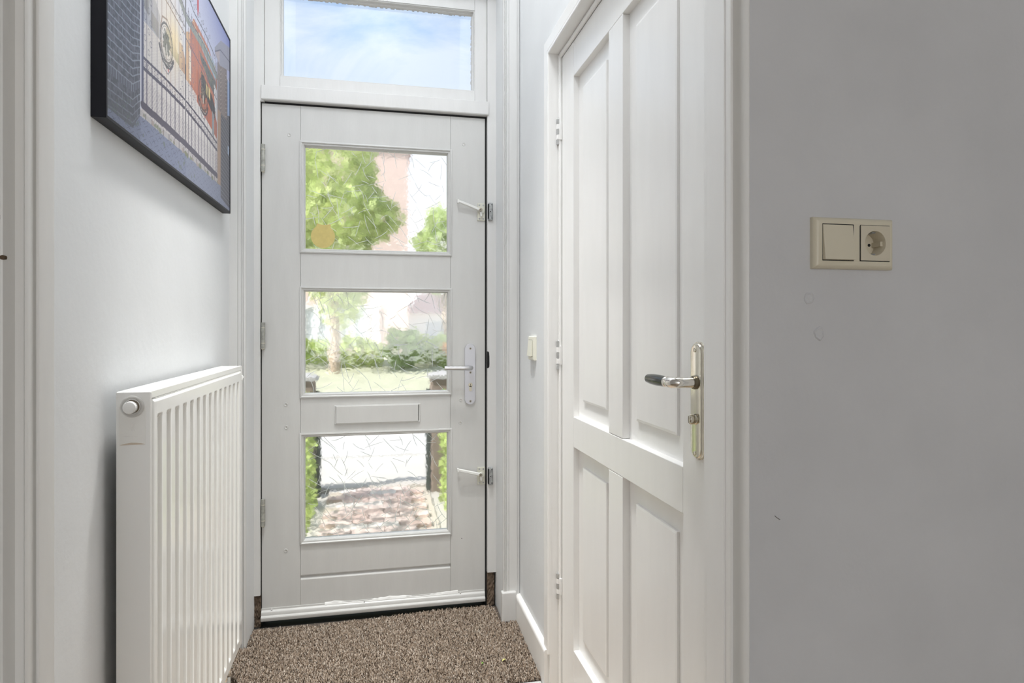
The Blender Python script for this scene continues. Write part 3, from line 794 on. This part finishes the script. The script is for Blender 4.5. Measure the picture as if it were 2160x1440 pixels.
# side and rear skins
nb = len(vs)
loop = [i for i in range(ny)]+[j*ny+ny-1 for j in range(1, len(zs))]+[(len(zs)-1)*ny+i for i in range(ny-2, -1, -1)]+[j*ny for j in range(len(zs)-2, 0, -1)]
for i in loop:
    p = vs[i]; vs.append((XP-.017, p[1], p[2]))
m = len(loop)
for k in range(m): fcs.append((loop[k], nb+k, nb+(k+1) % m, loop[(k+1) % m]))
fcs.append(tuple(nb+k for k in range(m)))
q = MB(); q.add(vs, fcs); fpn = q.build('front_panel', RADWHITE, ra, bevel=.0016, seg=2)
# thermostat knob in its ringed well and the embossed label plate
fe = F(RY0)
q = MB(fe); q.frame(-.4855, -.4385, .9120, .9875, [(0, -.001), (.0003, .0006), (.0008, .0008), (.0012, -.001)]); q.box(-.4850, -.4390, -.0005, .0003, .9130, .9870); q.build('label_plate', LABELP, ec)
q = MB(fe); q.disc(-.4620, .9870, [(.0212, -.001), (.0208, .0022), (.0188, .0030), (.0176, .0020), (.0150, .0014), (.0146, .0032), (.0134, .0034), (.0132, .0008)], 40)
kw = q.build('knob_ring', mat('knob_ring_grey', (.60, .585, .56, 1), .4), ec, smooth=True)
q = MB(fe); q.disc(-.4605, .9880, [(.0131, -.0005), (.0130, .0011), (.012, .0012)], 32); q.build('knob_well', mat('knob_shadow', (.20, .16, .11, 1), .6), kw)
q = MB(fe); q.disc(-.4640, .9860, [(.0118, .0005), (.0118, .0110), (.0112, .0125), (.0095, .0132)], 8 and 20); q.build('thermostat_knob', RADEND, kw, smooth=True)
q = MB(fe)
for (x, h, cv) in ((-.4660, .010, .3), (-.4625, .013, 0), (-.4590, .016, -.3)):
    q.tube([(x-.0012*cv, .0004, .9395), (x-.001, .0004, .9395+h*.3), (x-.0003, .0004, .9395+h*.65), (x+.0014, .0004, .9395+h)], [.0005, .0006, .0005, .0003], 6)
q.disc(-.4630, .9600, [(.0008, 0), (.0007, .0005), (.0003, .0006)], 8)
q.build('embossed_mark', LABELP, ec)
q = MB(fe)
rnd = random.Random(2); x = -.4815
while x < -.4450:
    w = rnd.uniform(.0012, .0021); q.frame(x, x+w, .9285, .9310, [(0, 0), (.0001, .0005), (.0004, .0005), (.0005, 0)]); x += w+.0007
q.build('embossed_lettering', LABELP, ec)
q = MB(fe); q.prism([(-.4850, .9130), (-.4390, .9135), (-.4460, .9158), (-.4550, .9170), (-.4640, .9175), (-.4740, .9160)], -.0005, .0004); q.build('yellowed_stain', STAIN, ec)
# air vent at the far end and the valves below
q = MB()
q.tube([(-.4370, RY1-.001, .9760), (-.4370, RY1+.010, .9760), (-.4370, RY1+.014, .9760)], [.0105, .0105, .0085], 18)
for k in range(12):
    a = 2*PI*k/12; q.box(-.4370+.0098*math.cos(a)-.001, -.4370+.0098*math.cos(a)+.001, RY1, RY1+.012, .9760+.0098*math.sin(a)-.001, .9760+.0098*math.sin(a)+.001)
q.build('vent_plug', RADWHITE, ra, smooth=False)
for yv in (2.035, 2.085):
    q = MB(); xv = -.4510
    q.tube([(xv, yv, .122), (xv, yv, .104), (xv, yv, .103), (xv, yv, .088), (xv, yv, .087), (xv, yv, .076)], [.009, .009, .012, .012, .010, .010], 6)
    q.tube([(xv, yv, .096), (xv+.012, yv-.004, .096), (xv+.019, yv-.006, .096)], [.007, .007, .005], 12)
    vv = q.build('valve', BRIGHTCHROME, ra)
    q = MB(); q.tube([(xv, yv, .078), (xv, yv, .03), (xv, yv, -.03)], .0078, 14); q.build('supply_pipe', RADWHITE, vv, smooth=True)

# ------------------------------------------------------------------ framed picture
PA, PB, PW, PH = 1.2880, 1.5250, 1.0030, .5900     # near edge (world Y), bottom (z), width, height
XPF = -.4870
pic = empty('framed_picture', (XL, PA+PW/2, PB), 'black box-framed photograph print of wrought iron gates on the left wall', 'picture')
q = MB(LW(XL))
q.frame(PA, PA+PW, PB, PB+PH, [(0, .0005), (0, .0250), (.0006, .0260), (.0062, .0260), (.0070, .0246), (.0070, .0005)])
q.build('frame', BLACKFRAME, pic, bevel=.0004)
q = MB(LW(XL)); q.box(PA+.005, PA+PW-.005, .001, .0235, PB+.005, PB+PH-.005); q.build('backing_board', BLACKFRAME, pic)
q = MB(LW(XL)); q.box(PA+PW, PA+PW+.0080, .0030, .0170, PB+.052, PB+.068); hb = q.build('hanging_clip', ZINC, pic, bevel=.001)
q = MB(); q.box(XL+.007, XL+.013, PA+PW+.0005-.0010+.0001, PA+PW+.0005, PB+.057, PB+.063); 
# the printed image, painted per grid point
NA, NB = 620, 400
A, B = np.meshgrid(np.linspace(.007, PW-.007, NA), np.linspace(.007, PH-.007, NB))
img = np.zeros((NB, NA, 3))
rp = np.random.RandomState(9)
def C(r, g, b): return np.array(srgb(r, g, b)[:3])
def lay(mask, col, al=1.0):
    m_ = (mask*al)[..., None] if mask.dtype != bool else mask[..., None]*al
    img[:] = img*(1-m_)+np.asarray(col)*m_
def poly(pts):
    ins = np.zeros(A.shape, bool); j = len(pts)-1
    for i in range(len(pts)):
        xi, yi = pts[i]; xj, yj = pts[j]
        if yi != yj:
            cnd = ((yi > B) != (yj > B)) & (A < (xj-xi)*(B-yi)/(yj-yi)+xi)
            ins ^= cnd
        j = i
    return ins
def seg(x0, y0, x1, y1, w):
    dx, dy = x1-x0, y1-y0; l2 = dx*dx+dy*dy+1e-12
    t = np.clip(((A-x0)*dx+(B-y0)*dy)/l2, 0, 1)
    return np.hypot(A-x0-t*dx, B-y0-t*dy) < w/2
def pl_(pts, w, col, al=1.0):
    m_ = np.zeros(A.shape, bool)
    for p, q_ in zip(pts[:-1], pts[1:]): m_ |= seg(*p, *q_, w)
    lay(m_, col, al)
def circ(x, y, r, w, col, al=1.0, asp=1.0):
    rr_ = np.hypot((A-x)*asp, B-y); lay(np.abs(rr_-r) < w/2, col, al)
def curve(xs, ys, a): return np.interp(a, xs, ys)
# sky
t = np.clip((A-.35)/.65, 0, 1)*np.clip((B-.30)/.29, 0, 1)
img[:] = C(226, 228, 240)*(1-t[..., None]**1.0)+C(112, 128, 214)*t[..., None]
lf_ = np.clip(1-(A-.18)/.3, 0, 1); img[:] = img*(1-lf_[..., None]*.35)+C(190, 196, 212)*lf_[..., None]*.35
# yard
ytop = curve([.18, .35, .5, .66, .75, .83], [.275, .285, .275, .262, .235, .2], A)
lay((B < ytop), C(214, 208, 206))
hb_ = np.sin(B*900)*np.sin(A*420); lay((B < ytop) & (hb_ > .3), C(198, 190, 190), .6)
lay((B < .15) & (np.sin((A+B)*520) > .75), C(168, 160, 168), .7); lay((B < .15) & (np.sin((A-B)*520) > .75), C(168, 160, 168), .7)
# buildings
lay(poly([(.18, .27), (.18, .40), (.24, .37), (.30, .33), (.30, .275)]), C(158, 166, 186))
lay(poly([(.20, .30), (.20, .34), (.225, .335), (.225, .295)]), C(98, 108, 124))
lay(poly([(.24, .28), (.24, .315), (.29, .31), (.29, .275)]), C(118, 122, 130))
lay(poly([(.33, .285), (.35, .33), (.39, .325), (.43, .30), (.47, .31), (.47, .27)]), C(122, 132, 96))
lay(poly([(.44, .27), (.44, .335), (.47, .338), (.50, .30), (.50, .27)]), C(190, 140, 104))
lay(poly([(.496, .262), (.496, .385), (.53, .40), (.56, .395), (.60, .36), (.60, .26)]), C(222, 172, 118))
lay(poly([(.535, .262), (.535, .415), (.57, .455), (.64, .450), (.73, .44), (.826, .40), (.826, .22), (.74, .225), (.66, .25)]), C(205, 120, 88))
lay(poly([(.60, .24), (.60, .33), (.826, .30), (.826, .2), (.74, .215)]), C(196, 104, 72))
nzb = rp.rand(NB, NA)
lay((A > .535) & (A < .82) & (B > .24) & (B < .42) & (nzb > .72), C(180, 100, 76), .5)
lay(poly([(.53, .275), (.53, .36), (.545, .355), (.545, .272)]), C(236, 226, 206))
# sign zone: a pale blue strip with a row of painted letters
lay(poly([(.615, .440), (.79, .425), (.815, .395), (.815, .375), (.64, .41)]), C(158, 186, 206))
for k in range(9):
    a0 = .625+.021*k
    pl_([(a0, .428-.004*k*.8), (a0+.004, .444-.004*k*.8), (a0+.010, .430-.004*k*.8)], .0035, C(214, 190, 120), .9)
for k, (a0, b0) in enumerate(((.570, .440), (.588, .432), (.604, .425))):
    circ(a0, b0, .007, .003, C(236, 214, 150)); 
lay(poly([(.625, .392), (.812, .372), (.812, .318), (.72, .345), (.64, .372)]), C(104, 112, 112))
for k in range(26):
    a0 = .64+.17*rp.rand(); b0 = curve([.64, .81], [.38, .345], a0)+.018*rp.randn()*.6
    pl_([(a0, b0), (a0+.006, b0+.008*rp.randn())], .0035, C(168, 160, 120) if k % 2 else C(60, 66, 70), .8)
pl_([(.425, .455), (.496, .424), (.666, .418), (.826, .395)], .019, C(150, 158, 150))
pl_([(.425, .466), (.496, .437), (.666, .430), (.826, .405)], .004, C(96, 100, 112))
lay(poly([(.645, .30), (.645, .345), (.76, .315), (.80, .29), (.80, .25), (.70, .285)]), C(70, 70, 78))
for a0 in (.695, .725): lay(poly([(a0, .298), (a0, .328), (a0+.02, .322), (a0+.02, .290)]), C(232, 208, 130))
lay(poly([(.765, .20), (.765, .27), (.79, .262), (.79, .19)]), C(150, 158, 164))
lay(poly([(.79, .335), (.79, .36), (.822, .35), (.822, .25), (.80, .28)]), C(224, 224, 226))
# sun glow
gl = np.exp(-(((A-.405)/.055)**2+((B-.325)/.05)**2)); lay(gl, C(255, 222, 140), .9)
gl = np.exp(-(((A-.33)/.14)**2+((B-.36)/.12)**2)); lay(gl, C(255, 236, 206), .5)
# gate bars
bar = C(104, 98, 122)
for k in range(9):
    a0 = .214+.0325*k; gold = C(176, 140, 110) if .3 < a0 < .44 else bar
    lay((np.abs(A-a0) < .0026) & (B > .08) & (B < .19), bar); lay((np.abs(A-a0) < .0016) & (B >= .19) & (B < .48), gold, .85)
for k in range(10):
    a0 = .521+.0318*k
    lay((np.abs(A-a0) < .0026) & (B > .08) & (B < .19), bar); lay((np.abs(A-a0) < .0015) & (B >= .19) & (B < .46), bar, .8)
for off, w in ((0, .0065), (-.0225, .0085)):
    pl_([(.19, .191+off), (.34, .201+off), (.496, .206+off), (.66, .201+off), (.826, .188+off)], w, C(84, 80, 102))
for k in range(30):
    a0 = .203+.0205*k
    if abs(a0-.496) < .012: continue
    b0 = curve([.19, .34, .496, .66, .826], [.180, .190, .195, .190, .177], a0)
    circ(a0, b0, .0048, .0022, C(122, 114, 128), .9)
pl_([(.19, .372), (.34, .388), (.496, .375)], .004, C(170, 140, 110)); pl_([(.19, .392), (.34, .405), (.496, .395)], .0035, C(150, 140, 136))
pl_([(.496, .370), (.66, .352), (.826, .322)], .0035, bar)
pl_([(.496, .500), (.571, .473), (.700, .466), (.795, .448)], .0045, C(100, 102, 122))
for k in range(14):
    a0 = .505+.018*k; circ(a0, .497-.0022*k+.012*(k % 2), .007-.00015*k, .0022, C(120, 120, 140), .9)
for k in range(10):
    circ(.208+.03*k, .398, .006, .002, C(150, 136, 130), .8)
# scrolls along both gate stiles
for side in (.198, .233, .462, .530, .560, .80):
    for k in range(11):
        circ(side+.006*(1 if k % 2 else -1), .215+.023*k, .0062, .0022, C(116, 114, 132), .8)
# emblems: wreathed round badges hung in the bars
for (ea, eb, c1) in ((.345, .288, C(112, 112, 98)), (.667, .283, C(84, 80, 82))):
    circ(ea, eb, .044, .006, C(92, 86, 84), .85); circ(ea, eb, .037, .002, C(120, 110, 100), .7)
    th_ = np.arctan2(B-eb, A-ea)
    lay(np.hypot(A-ea, B-eb) < .026+.004*np.sin(7*th_+1)+.003*np.sin(17*th_), c1, .85)
    for k in range(40):
        a0, b0 = ea+.014*rp.randn(), eb+.014*rp.randn(); lay(np.hypot(A-a0, B-b0) < .003, C(150, 146, 128) if k % 3 else C(70, 76, 70), .7)
    lay(poly([(ea-.004, eb-.026), (ea+.004, eb-.026), (ea+.007, eb-.006), (ea+.002, eb+.002), (ea-.006, eb-.008)]), C(206, 198, 186), .75)
    pl_([(ea-.05, eb-.024), (ea-.03, eb-.047), (ea, eb-.054), (ea+.03, eb-.047), (ea+.05, eb-.024)], .011, C(70, 66, 74), .9)
    pl_([(ea-.04, eb-.034), (ea-.02, eb-.049), (ea+.02, eb-.050), (ea+.04, eb-.034)], .0025, C(190, 186, 180), .8)
    pl_([(ea-.045, eb-.03), (ea-.02, eb-.066), (ea+.01, eb-.07), (ea+.05, eb-.035)], .003, C(96, 92, 110), .8)
    pl_([(ea-.045, eb+.02), (ea-.03, eb+.05), (ea+.005, eb+.058), (ea+.04, eb+.04)], .004, C(160, 128, 96), .8)
    lay(np.hypot(A-ea-.012, B-eb+.060) < .0035, C(206, 60, 60))
# posts, mullion, sill
lay((np.abs(A-.178) < .0035) & (B > .075) & (B < .56), C(206, 206, 220)); lay((np.abs(A-.188) < .0065) & (B > .08) & (B < .56), C(82, 86, 120))
lay((np.abs(A-.496) < .0055) & (B > .075) & (B < .52), C(140, 138, 146)); lay((np.abs(A-.496) < .0014) & (B > .075), C(90, 86, 96))
lay((np.abs(A-.824) < .0035) & (B > .08) & (B < .44), C(88, 86, 104))
lay((np.abs(A-.4955) < .005) & (B > .26) & (B < .30), C(70, 66, 78))
pl_([(.186, .088), (.34, .091), (.496, .0925), (.66, .09), (.826, .087)], .017, C(84, 78, 98))
# pavement
pav = B < curve([0, .17, .35, .5, .66, .83, 1.0], [.030, .060, .070, .074, .074, .070, .05], A)
lay(pav, C(126, 136, 168)); pn = rp.rand(NB, NA); lay(pav & (pn > .6), C(112, 120, 152), .6)
ph1 = (A*22+B*60); ph2 = (A*34-B*75)
for k_ in range(2):
    lay(pav & (np.abs(((ph1 if k_ == 0 else ph2) % 1)-.5) < .055) & ((np.floor(ph2 if k_ == 0 else ph1) % 2) == k_), C(84, 88, 116), .85)
lay(pav & (A > .5), C(150, 156, 176), .28)
ker = (B > curve([.17, .3, .5, .83], [.062, .062, .066, .066], A)) & (B < curve([.17, .3, .5, .83], [.074, .076, .082, .079], A)) & (A > .17) & (A < .84)
lay(ker, C(184, 178, 180)); lay(ker & (np.sin(A*160) > .93), C(110, 104, 112))
for k in range(46):
    a0 = .18+.66*rp.rand(); lay(np.hypot((A-a0)*.8, B-.066-.004*rp.rand()) < .0055*rp.rand()+.002, C(120, 128, 92) if k % 3 else C(168, 150, 142), .8)
for k in range(16):
    a0 = .14+.6*rp.rand(); lay(np.hypot((A-a0), B-.02-.03*rp.rand()) < .005*rp.rand()+.001, C(104, 118, 108), .7)
# brick wall on the left
wl = (A < .174) & (B > np.where(A < .134, .022, .022+(A-.134)*1.0))
lay(wl, C(104, 108, 126)); pn = rp.rand(NB//4+1, NA//6+1).repeat(4, 0).repeat(6, 1)[:NB, :NA]; lay(wl, C(84, 88, 106), 1); lay(wl & (pn > .5), C(112, 114, 132), .75)
tilt = np.where(A < .134, 0, (A-.134)*np.clip(1-(B-.02)/.3, 0, 1)*.9)-np.where(A < .134, (.134-A)*.05, 0)
rowf = (B-tilt)/.0158; row = np.floor(rowf); fr_ = rowf-row
lay(wl & ((fr_ < .16)), C(160, 172, 190), .85)
bl = ((A+.018*(row % 2))/.040) % 1; lay(wl & (bl < .05), C(156, 168, 186), .8)
sol = wl & (row == 6); lay(sol, C(100, 104, 124)); lay(sol & (((A/.0125) % 1) < .16), C(160, 172, 190), .85)
dk = np.clip((.10-B)/.08, 0, 1)*wl; lay(dk*1.0, C(88, 92, 108), .75)
for k in range(60): 
    a0 = .01+.12*rp.rand(); b0 = .02+.06*rp.rand(); lay(np.hypot(A-a0, B-b0) < .004*rp.rand(), C(98, 116, 112), .7)
# right-hand pillar, cap and the dark wall behind it
lay(poly([(.872, .03), (.872, .44), (1.01, .44), (1.01, .015), (.95, .02)]), C(92, 92, 106))
rwf = (B+.10*(A-.87))/.0135; lay((A > .872) & (B > .03-.1*(A-.872)) & (B < .45) & ((rwf % 1) < .17), C(146, 148, 158), .75)
lay(poly([(.965, .32), (.965, .44), (1.0, .44), (1.0, .33)]), C(150, 176, 222))
lay(poly([(.832, .07), (.832, .455), (.955, .47), (.955, .30), (.875, .30), (.872, .065)]), C(132, 118, 120))
rwf = (B+.04*np.sin((A-.83)*40))/.0135; lay((A > .832) & (A < .955) & (B > .30) & (B < .455) & ((rwf % 1) < .2), C(196, 178, 170), .7)
lay((A > .832) & (A < .872) & (B > .066) & (B < .30), C(176, 146, 124)); lay((A > .832) & (A < .872) & (B > .066) & (B < .30) & (rp.rand(NB, NA) > .6), C(156, 126, 108), .6)
lay(poly([(.796, .474), (.875, .530), (1.0, .560), (1.0, .480), (.86, .445), (.80, .455)]), C(160, 160, 182)); pl_([(.80, .463), (.868, .497), (1.0, .512)], .004, C(104, 104, 128))
lay(poly([(.80, .462), (.86, .448), (.86, .490)]), C(186, 172, 180))
pl_([(.955, .59), (.965, .54)], .002, C(120, 124, 150)); pl_([(.985, .59), (.97, .53), (1., .50)], .002, C(120, 124, 150))
lay(poly([(.970, .195), (.970, .222), (.985, .22), (.985, .19)]), C(176, 200, 232))
# red flag
lay(poly([(.600, .575), (.604, .50), (.612, .478), (.622, .505), (.618, .575)]), C(214, 78, 92))
g_ = img.mean(2, keepdims=True)
img = g_+(img-g_)*.80
img = img*np.where(A < .176, .80, 1)[..., None]
img = np.clip(img*.82+.03*rp.randn(NB, NA, 1)*img+.012, 0, 1)
Vp = np.stack([np.full(A.size, XL+.0243), PA+A.ravel(), PB+B.ravel()], 1)
idx = np.arange(NA*NB).reshape(NB, NA)
Fq = np.stack([idx[:-1, :-1].ravel(), idx[:-1, 1:].ravel(), idx[1:, 1:].ravel(), idx[1:, :-1].ravel()], 1)
pm = vcol_mat('print', .42, .30)
raw('print', Vp, Fq, pm, pic, cols=img.reshape(-1, 3))

# ------------------------------------------------------------------ outdoors
def foliage(name, m, parent, center, radii, n, size, seed, shade=(.20, .34, .07), kind='stuff', flat=0):
    r_ = np.random.RandomState(seed)
    d = r_.normal(size=(n, 3)); d /= np.linalg.norm(d, axis=1)[:, None]
    rad = r_.uniform(.45, 1.0, n)**.5
    lob = 1+.18*np.sin(d[:, 0]*5+seed)+.15*np.sin(d[:, 2]*7+seed*2)
    if flat:   # box-shaped hedge
        p = r_.uniform(-1, 1, (n, 3)); ax = r_.randint(0, 3, n); sg = r_.choice([-1, 1], n)
        p[np.arange(n), ax] = sg*r_.uniform(.85, 1.05, n)
    else:
        p = d*rad[:, None]*lob[:, None]
    c = np.array(center)+p*np.array(radii)
    u = r_.normal(size=(n, 3)); u /= np.linalg.norm(u, axis=1)[:, None]
    w = np.cross(u, r_.normal(size=(n, 3))); w /= np.linalg.norm(w, axis=1)[:, None]
    s_ = size*r_.uniform(.6, 1.3, n)[:, None]
    v = np.stack([c-u*s_, c+w*s_*.45, c+u*s_, c-w*s_*.45], 1).reshape(-1, 3)
    f = np.arange(n*4).reshape(n, 4)
    col = np.array(shade)*r_.uniform(.65, 1.35, (n, 1))*np.array([1, 1, 1])+r_.uniform(0, .06, (n, 1))*np.array([1, .7, 0])
    col = np.repeat(np.clip(col, 0, 1), 4, 0)
    return raw(name, v, f, m, parent, kind, cols=col)
LEAF = vcol_mat('leaf', .6, .3, trans=.4)
BARK = mat('bark', (.46, .36, .27, 1), .9, bump=.6, bscale=30, var=.3, vscale=12)
CONC = mat('pale_concrete', (.50, .475, .43, 1), .85, var=.06, vscale=3)
ROAD = mat('sunlit_road', (.50, .485, .455, 1), .85, var=.05, vscale=2)
GRASSM = mat('verge_grass', (.47, .47, .34, 1), .95, var=.2, vscale=3)
GZ = -.14
b = MB(); b.box(-40, 40, 2.66, 60, GZ-.2, GZ)
gd = struct(b.build('ground', CONC), 'pale sunlit ground in front of the house', 'ground')
# front garden path of bricks
pa = empty('garden_path', (0, 3.9, GZ), 'pinkish brick path leading away from the front door', 'path')
b = MB(); b.box(-.36, .39, 2.70, 5.05, GZ, GZ+.012); b.build('sand_bed', mat('sand_bed', (.50, .45, .38, 1), .95), pa)
bmesh_src = {}
for k, c_ in enumerate(((.60, .45, .40), (.66, .53, .48), (.70, .64, .59), (.55, .41, .36))):
    q = MB(); q.box(-.0965, .0965, -.0465, .0465, 0, .022)
    o = q.build('brick', mat('paver_%s' % 'abcd'[k], c_+(1,), .85, var=.1, vscale=20)); bmesh_src[k] = o.data
    bpy.data.objects.remove(o)
rnd = random.Random(3); row = 0; y = 2.78
while y < 5.03:
    x = -.258+(.1 if row % 2 else 0)
    while x < .30:
        o = bpy.data.objects.new('brick', bmesh_src[rnd.choice((0, 0, 1, 1, 2, 3))]); COL.objects.link(o)
        o.parent = pa; o.location = (x, y-3.9, .010+rnd.uniform(-.002, .003)); o.rotation_euler = (0, 0, rnd.uniform(-.01, .01))
        x += .2
    y += .1; row += 1
# kerb and pavement of the street
b = MB(); b.box(-12, 12, 5.06, 5.20, GZ-.05, GZ+.035)
struct(b.build('trim_10', mat('kerb_grey', (.46, .43, .39, 1), .9), bevel=.01), 'grey kerb stone line at the end of the garden path', 'kerb')
b = MB(); b.box(-40, 40, 6.4, 11.6, GZ, GZ+.01)
struct(b.build('road', ROAD), 'pale sunlit street beyond the garden path', 'road')
b = MB(); b.box(-40, 40, 11.8, 29, GZ, GZ+.03)
vg = struct(b.build('verge', GRASSM), 'dry pale grass verge across the street', 'lawn')
# low hedges and gate pillars at the sides of the path
for sgn, x, lab in ((-1, -.60, 'low leafy green hedge left of the brick path'), (1, .62, 'low leafy green hedge right of the brick path')):
    h = empty('hedge', (x, 3.80, GZ), lab, 'hedge')
    foliage('hedge_leaves', LEAF, h, (x, 3.80, GZ+.40), (.17 if sgn < 0 else .16, .88, .40), 3600, .032, 20+sgn, (.42, .53, .19), flat=1)
    q = MB()
    for k in range(6): q.tube([(x, 3.05+.28*k, GZ), (x+.02, 3.07+.28*k, GZ+.3), (x-.02, 3.05+.28*k, GZ+.66)], [.012, .009, .005], 6)
    q.build('hedge_stems', BARK, h, kind='stuff')
PILLAR = mat('pillar_brown', (.24, .19, .155, 1), .9, bump=.5, bscale=20, var=.25, vscale=9)
PILLTOP = mat('pillar_cap_grey', (.40, .39, .38, 1), .9)
IRON = mat('dark_iron', (.03, .045, .04, 1), .5)
for x0, x1, ix, lab in ((-.66, -.465, -.435, 'brown gate pillar at the left end of the brick path'), (.410, .58, .388, 'brown gate pillar at the right end of the brick path')):
    g = empty('gate_pillar', ((x0+x1)/2, 5.0, GZ), lab, 'pillar')
    q = MB(); q.box(x0, x1, 4.90, 5.08, GZ, .74); q.build('shaft', PILLAR, g, bevel=.01)
    q = MB(); xm = (x0+x1)/2; q.rings([[(x0-.02, 4.88, .74), (x1+.02, 4.88, .74), (x1+.02, 5.10, .74), (x0-.02, 5.10, .74)], [(x0-.02, 4.88, .77), (x1+.02, 4.88, .77), (x1+.02, 5.10, .77), (x0-.02, 5.10, .77)], [(xm-.01, 4.98, .80), (xm+.01, 4.98, .80), (xm+.01, 5.0, .80), (xm-.01, 5.0, .80)]])
    q.build('cap', PILLTOP, g)
    q = MB(); q.box(ix-.018, ix+.018, 4.92, 4.96, GZ, .66); q.build('iron_post', IRON, g, bevel=.004)
# trees
def tree(x, y, th, tr, cz_, rad, n, size, seed, label, shade, group='street trees across the road'):
    t_ = empty('street_tree', (x, y, GZ), label, 'tree', group)
    q = MB(); q.tube([(x, y, GZ), (x+.03, y, GZ+th*.35), (x-.03, y, GZ+th*.7), (x, y, GZ+th)], [tr*1.25, tr, tr*.92, tr*.7], 10); q.build('trunk', BARK, t_, smooth=True)
    q = MB(); rn = random.Random(seed)
    for k in range(7):
        a = rn.uniform(0, 2*PI); zz = GZ+th*rn.uniform(.65, .95)
        q.tube([(x, y, zz), (x+math.cos(a)*rad[0]*.35, y+math.sin(a)*rad[1]*.35, zz+rad[2]*.3), (x+math.cos(a)*rad[0]*.6, y+math.sin(a)*rad[1]*.6, zz+rad[2]*.8)], [tr*.4, tr*.25, tr*.08], 6)
    q.build('branches', BARK, t_, smooth=True)
    foliage('crown', LEAF, t_, (x, y, cz_), rad, n, size, seed, shade)
tree(-1.16, 18.0, 3.2, .13, 4.3, (1.75, 1.6, 2.5), 5200, .15, 1, 'nearest green street tree seen through the upper door pane', (.54, .63, .28))
tree(-3.9, 21.0, 3.2, .15, 4.6, (1.9, 1.8, 2.6), 4200, .17, 2, 'darker street tree left of the nearest one', (.44, .54, .24))
tree(2.45, 23.0, 2.6, .12, 3.9, (1.35, 1.4, 1.5), 3200, .15, 3, 'small green tree before the white house', (.52, .62, .32))
# shrubs along the verge
for k, (x, y, rx, h, c_) in enumerate(((-2.3, 19.6, .9, .55, (.52, .64, .24)), (-.6, 20.2, .8, .50, (.56, .66, .26)), (.75, 19.2, .55, .62, (.42, .56, .22)), (1.75, 20.4, .6, .55, (.58, .68, .28)))):
    s0 = empty('shrub', (x, y, GZ), ('broad pale green shrub left of the street tree', 'low light green shrub behind the street tree', 'dark spiky green shrub right of the street tree', 'pale yellow-green shrub before the white house')[k], 'shrub', None)
    foliage('shrub_leaves', LEAF, s0, (x, y, GZ+h), (rx, .5, h), 900, .11, 40+k, c_)
    q = MB(); q.tube([(x, y, GZ), (x, y, GZ+h)], [.03, .015], 6); q.build('stem', BARK, s0)
s0 = empty('flower_bush', (2.05, 19.0, GZ), 'small orange flowering bush at the right of the verge', 'shrub')
foliage('blossom', LEAF, s0, (2.05, 19.0, GZ+.62), (.22, .2, .16), 160, .07, 60, (.85, .42, .10)); foliage('bush_leaves', LEAF, s0, (2.05, 19.0, GZ+.35), (.25, .22, .32), 220, .08, 61, (.3, .42, .1))
# brick house and low white house
def house_brick():
    h = empty('brick_house', (-4, 30, GZ), 'pink-red brick house across the street behind the trees', 'house')
    BR = mat('pink_brick', (.70, .55, .50, 1), .9, var=.08, vscale=4, bump=.3, bscale=40)
    WW = mat('white_window_frame', (.85, .85, .83, 1), .5); GL = mat('window_glass_grey', (.52, .56, .58, 1), .2)
    q = MB(); q.box(-11, 1.42, 30, 36, GZ, 9.6); q.build('wall', BR, h)
    q = MB(); q.rings([[(-11.2, 29.8, 9.6), (1.6, 29.8, 9.6), (1.6, 36.2, 9.6), (-11.2, 36.2, 9.6)], [(-11.0, 32.4, 12.2), (1.4, 32.4, 12.2), (1.4, 33.6, 12.2), (-11.0, 33.6, 12.2)]]); q.build('roof', mat('roof_tile', (.36, .22, .18, 1), .8), h)
    for z0, z1 in ((.2, 2.15), (3.3, 5.0), (6.2, 7.8)):
        for x0 in (-9.8, -7.6, -5.4, -3.35, -1.75) if z0 < 1 else (-9.4, -6.8, -4.4, -2.2):
            q = MB(F(30)); q.frame(x0, x0+1.35, z0, z1, [(0, -.02), (0, .10), (.13, .10), (.13, -.02)]); q.box(x0+.62, x0+.73, -.02, .08, z0+.1, z1-.1)
            w_ = q.build('window', WW, h)
            q = MB(F(30)); q.box(x0+.1, x0+1.25, -.02, .03, z0+.1, z1-.1); q.build('window_glass', GL, w_)
    q = MB(F(30)); q.box(-.28, .10, 0, .08, .0, 2.2); q.build('door', WW, h)
house_brick()
h = empty('white_house', (5, 32, GZ), 'low white house with pale pink tiled roof right of the brick house', 'house')
q = MB(); q.box(1.5, 10, 32, 38, GZ, 1.85); q.build('wall', mat('white_render', (.88, .87, .85, 1), .9), h)
q = MB(); q.rings([[(1.45, 31.7, 1.85), (10.3, 31.7, 1.85), (10.3, 38.3, 1.85), (1.45, 38.3, 1.85)], [(2.2, 34.5, 3.0), (9.6, 34.5, 3.0), (9.6, 35.5, 3.0), (2.2, 35.5, 3.0)]]); q.build('roof', mat('pale_tile', (.66, .48, .42, 1), .85), h)
for x0 in (2.3, 4.6, 7.0):
    q = MB(F(32)); q.frame(x0, x0+1.1, .3, 1.55, [(0, -.02), (0, .08), (.1, .08), (.1, -.02)]); w_ = q.build('window', MATS['white_window_frame'], h)
    q = MB(F(32)); q.box(x0+.1, x0+1.0, -.02, .03, .4, 1.45); q.build('window_glass', mat('window_glass_pale', (.55, .58, .60, 1), .15), w_)
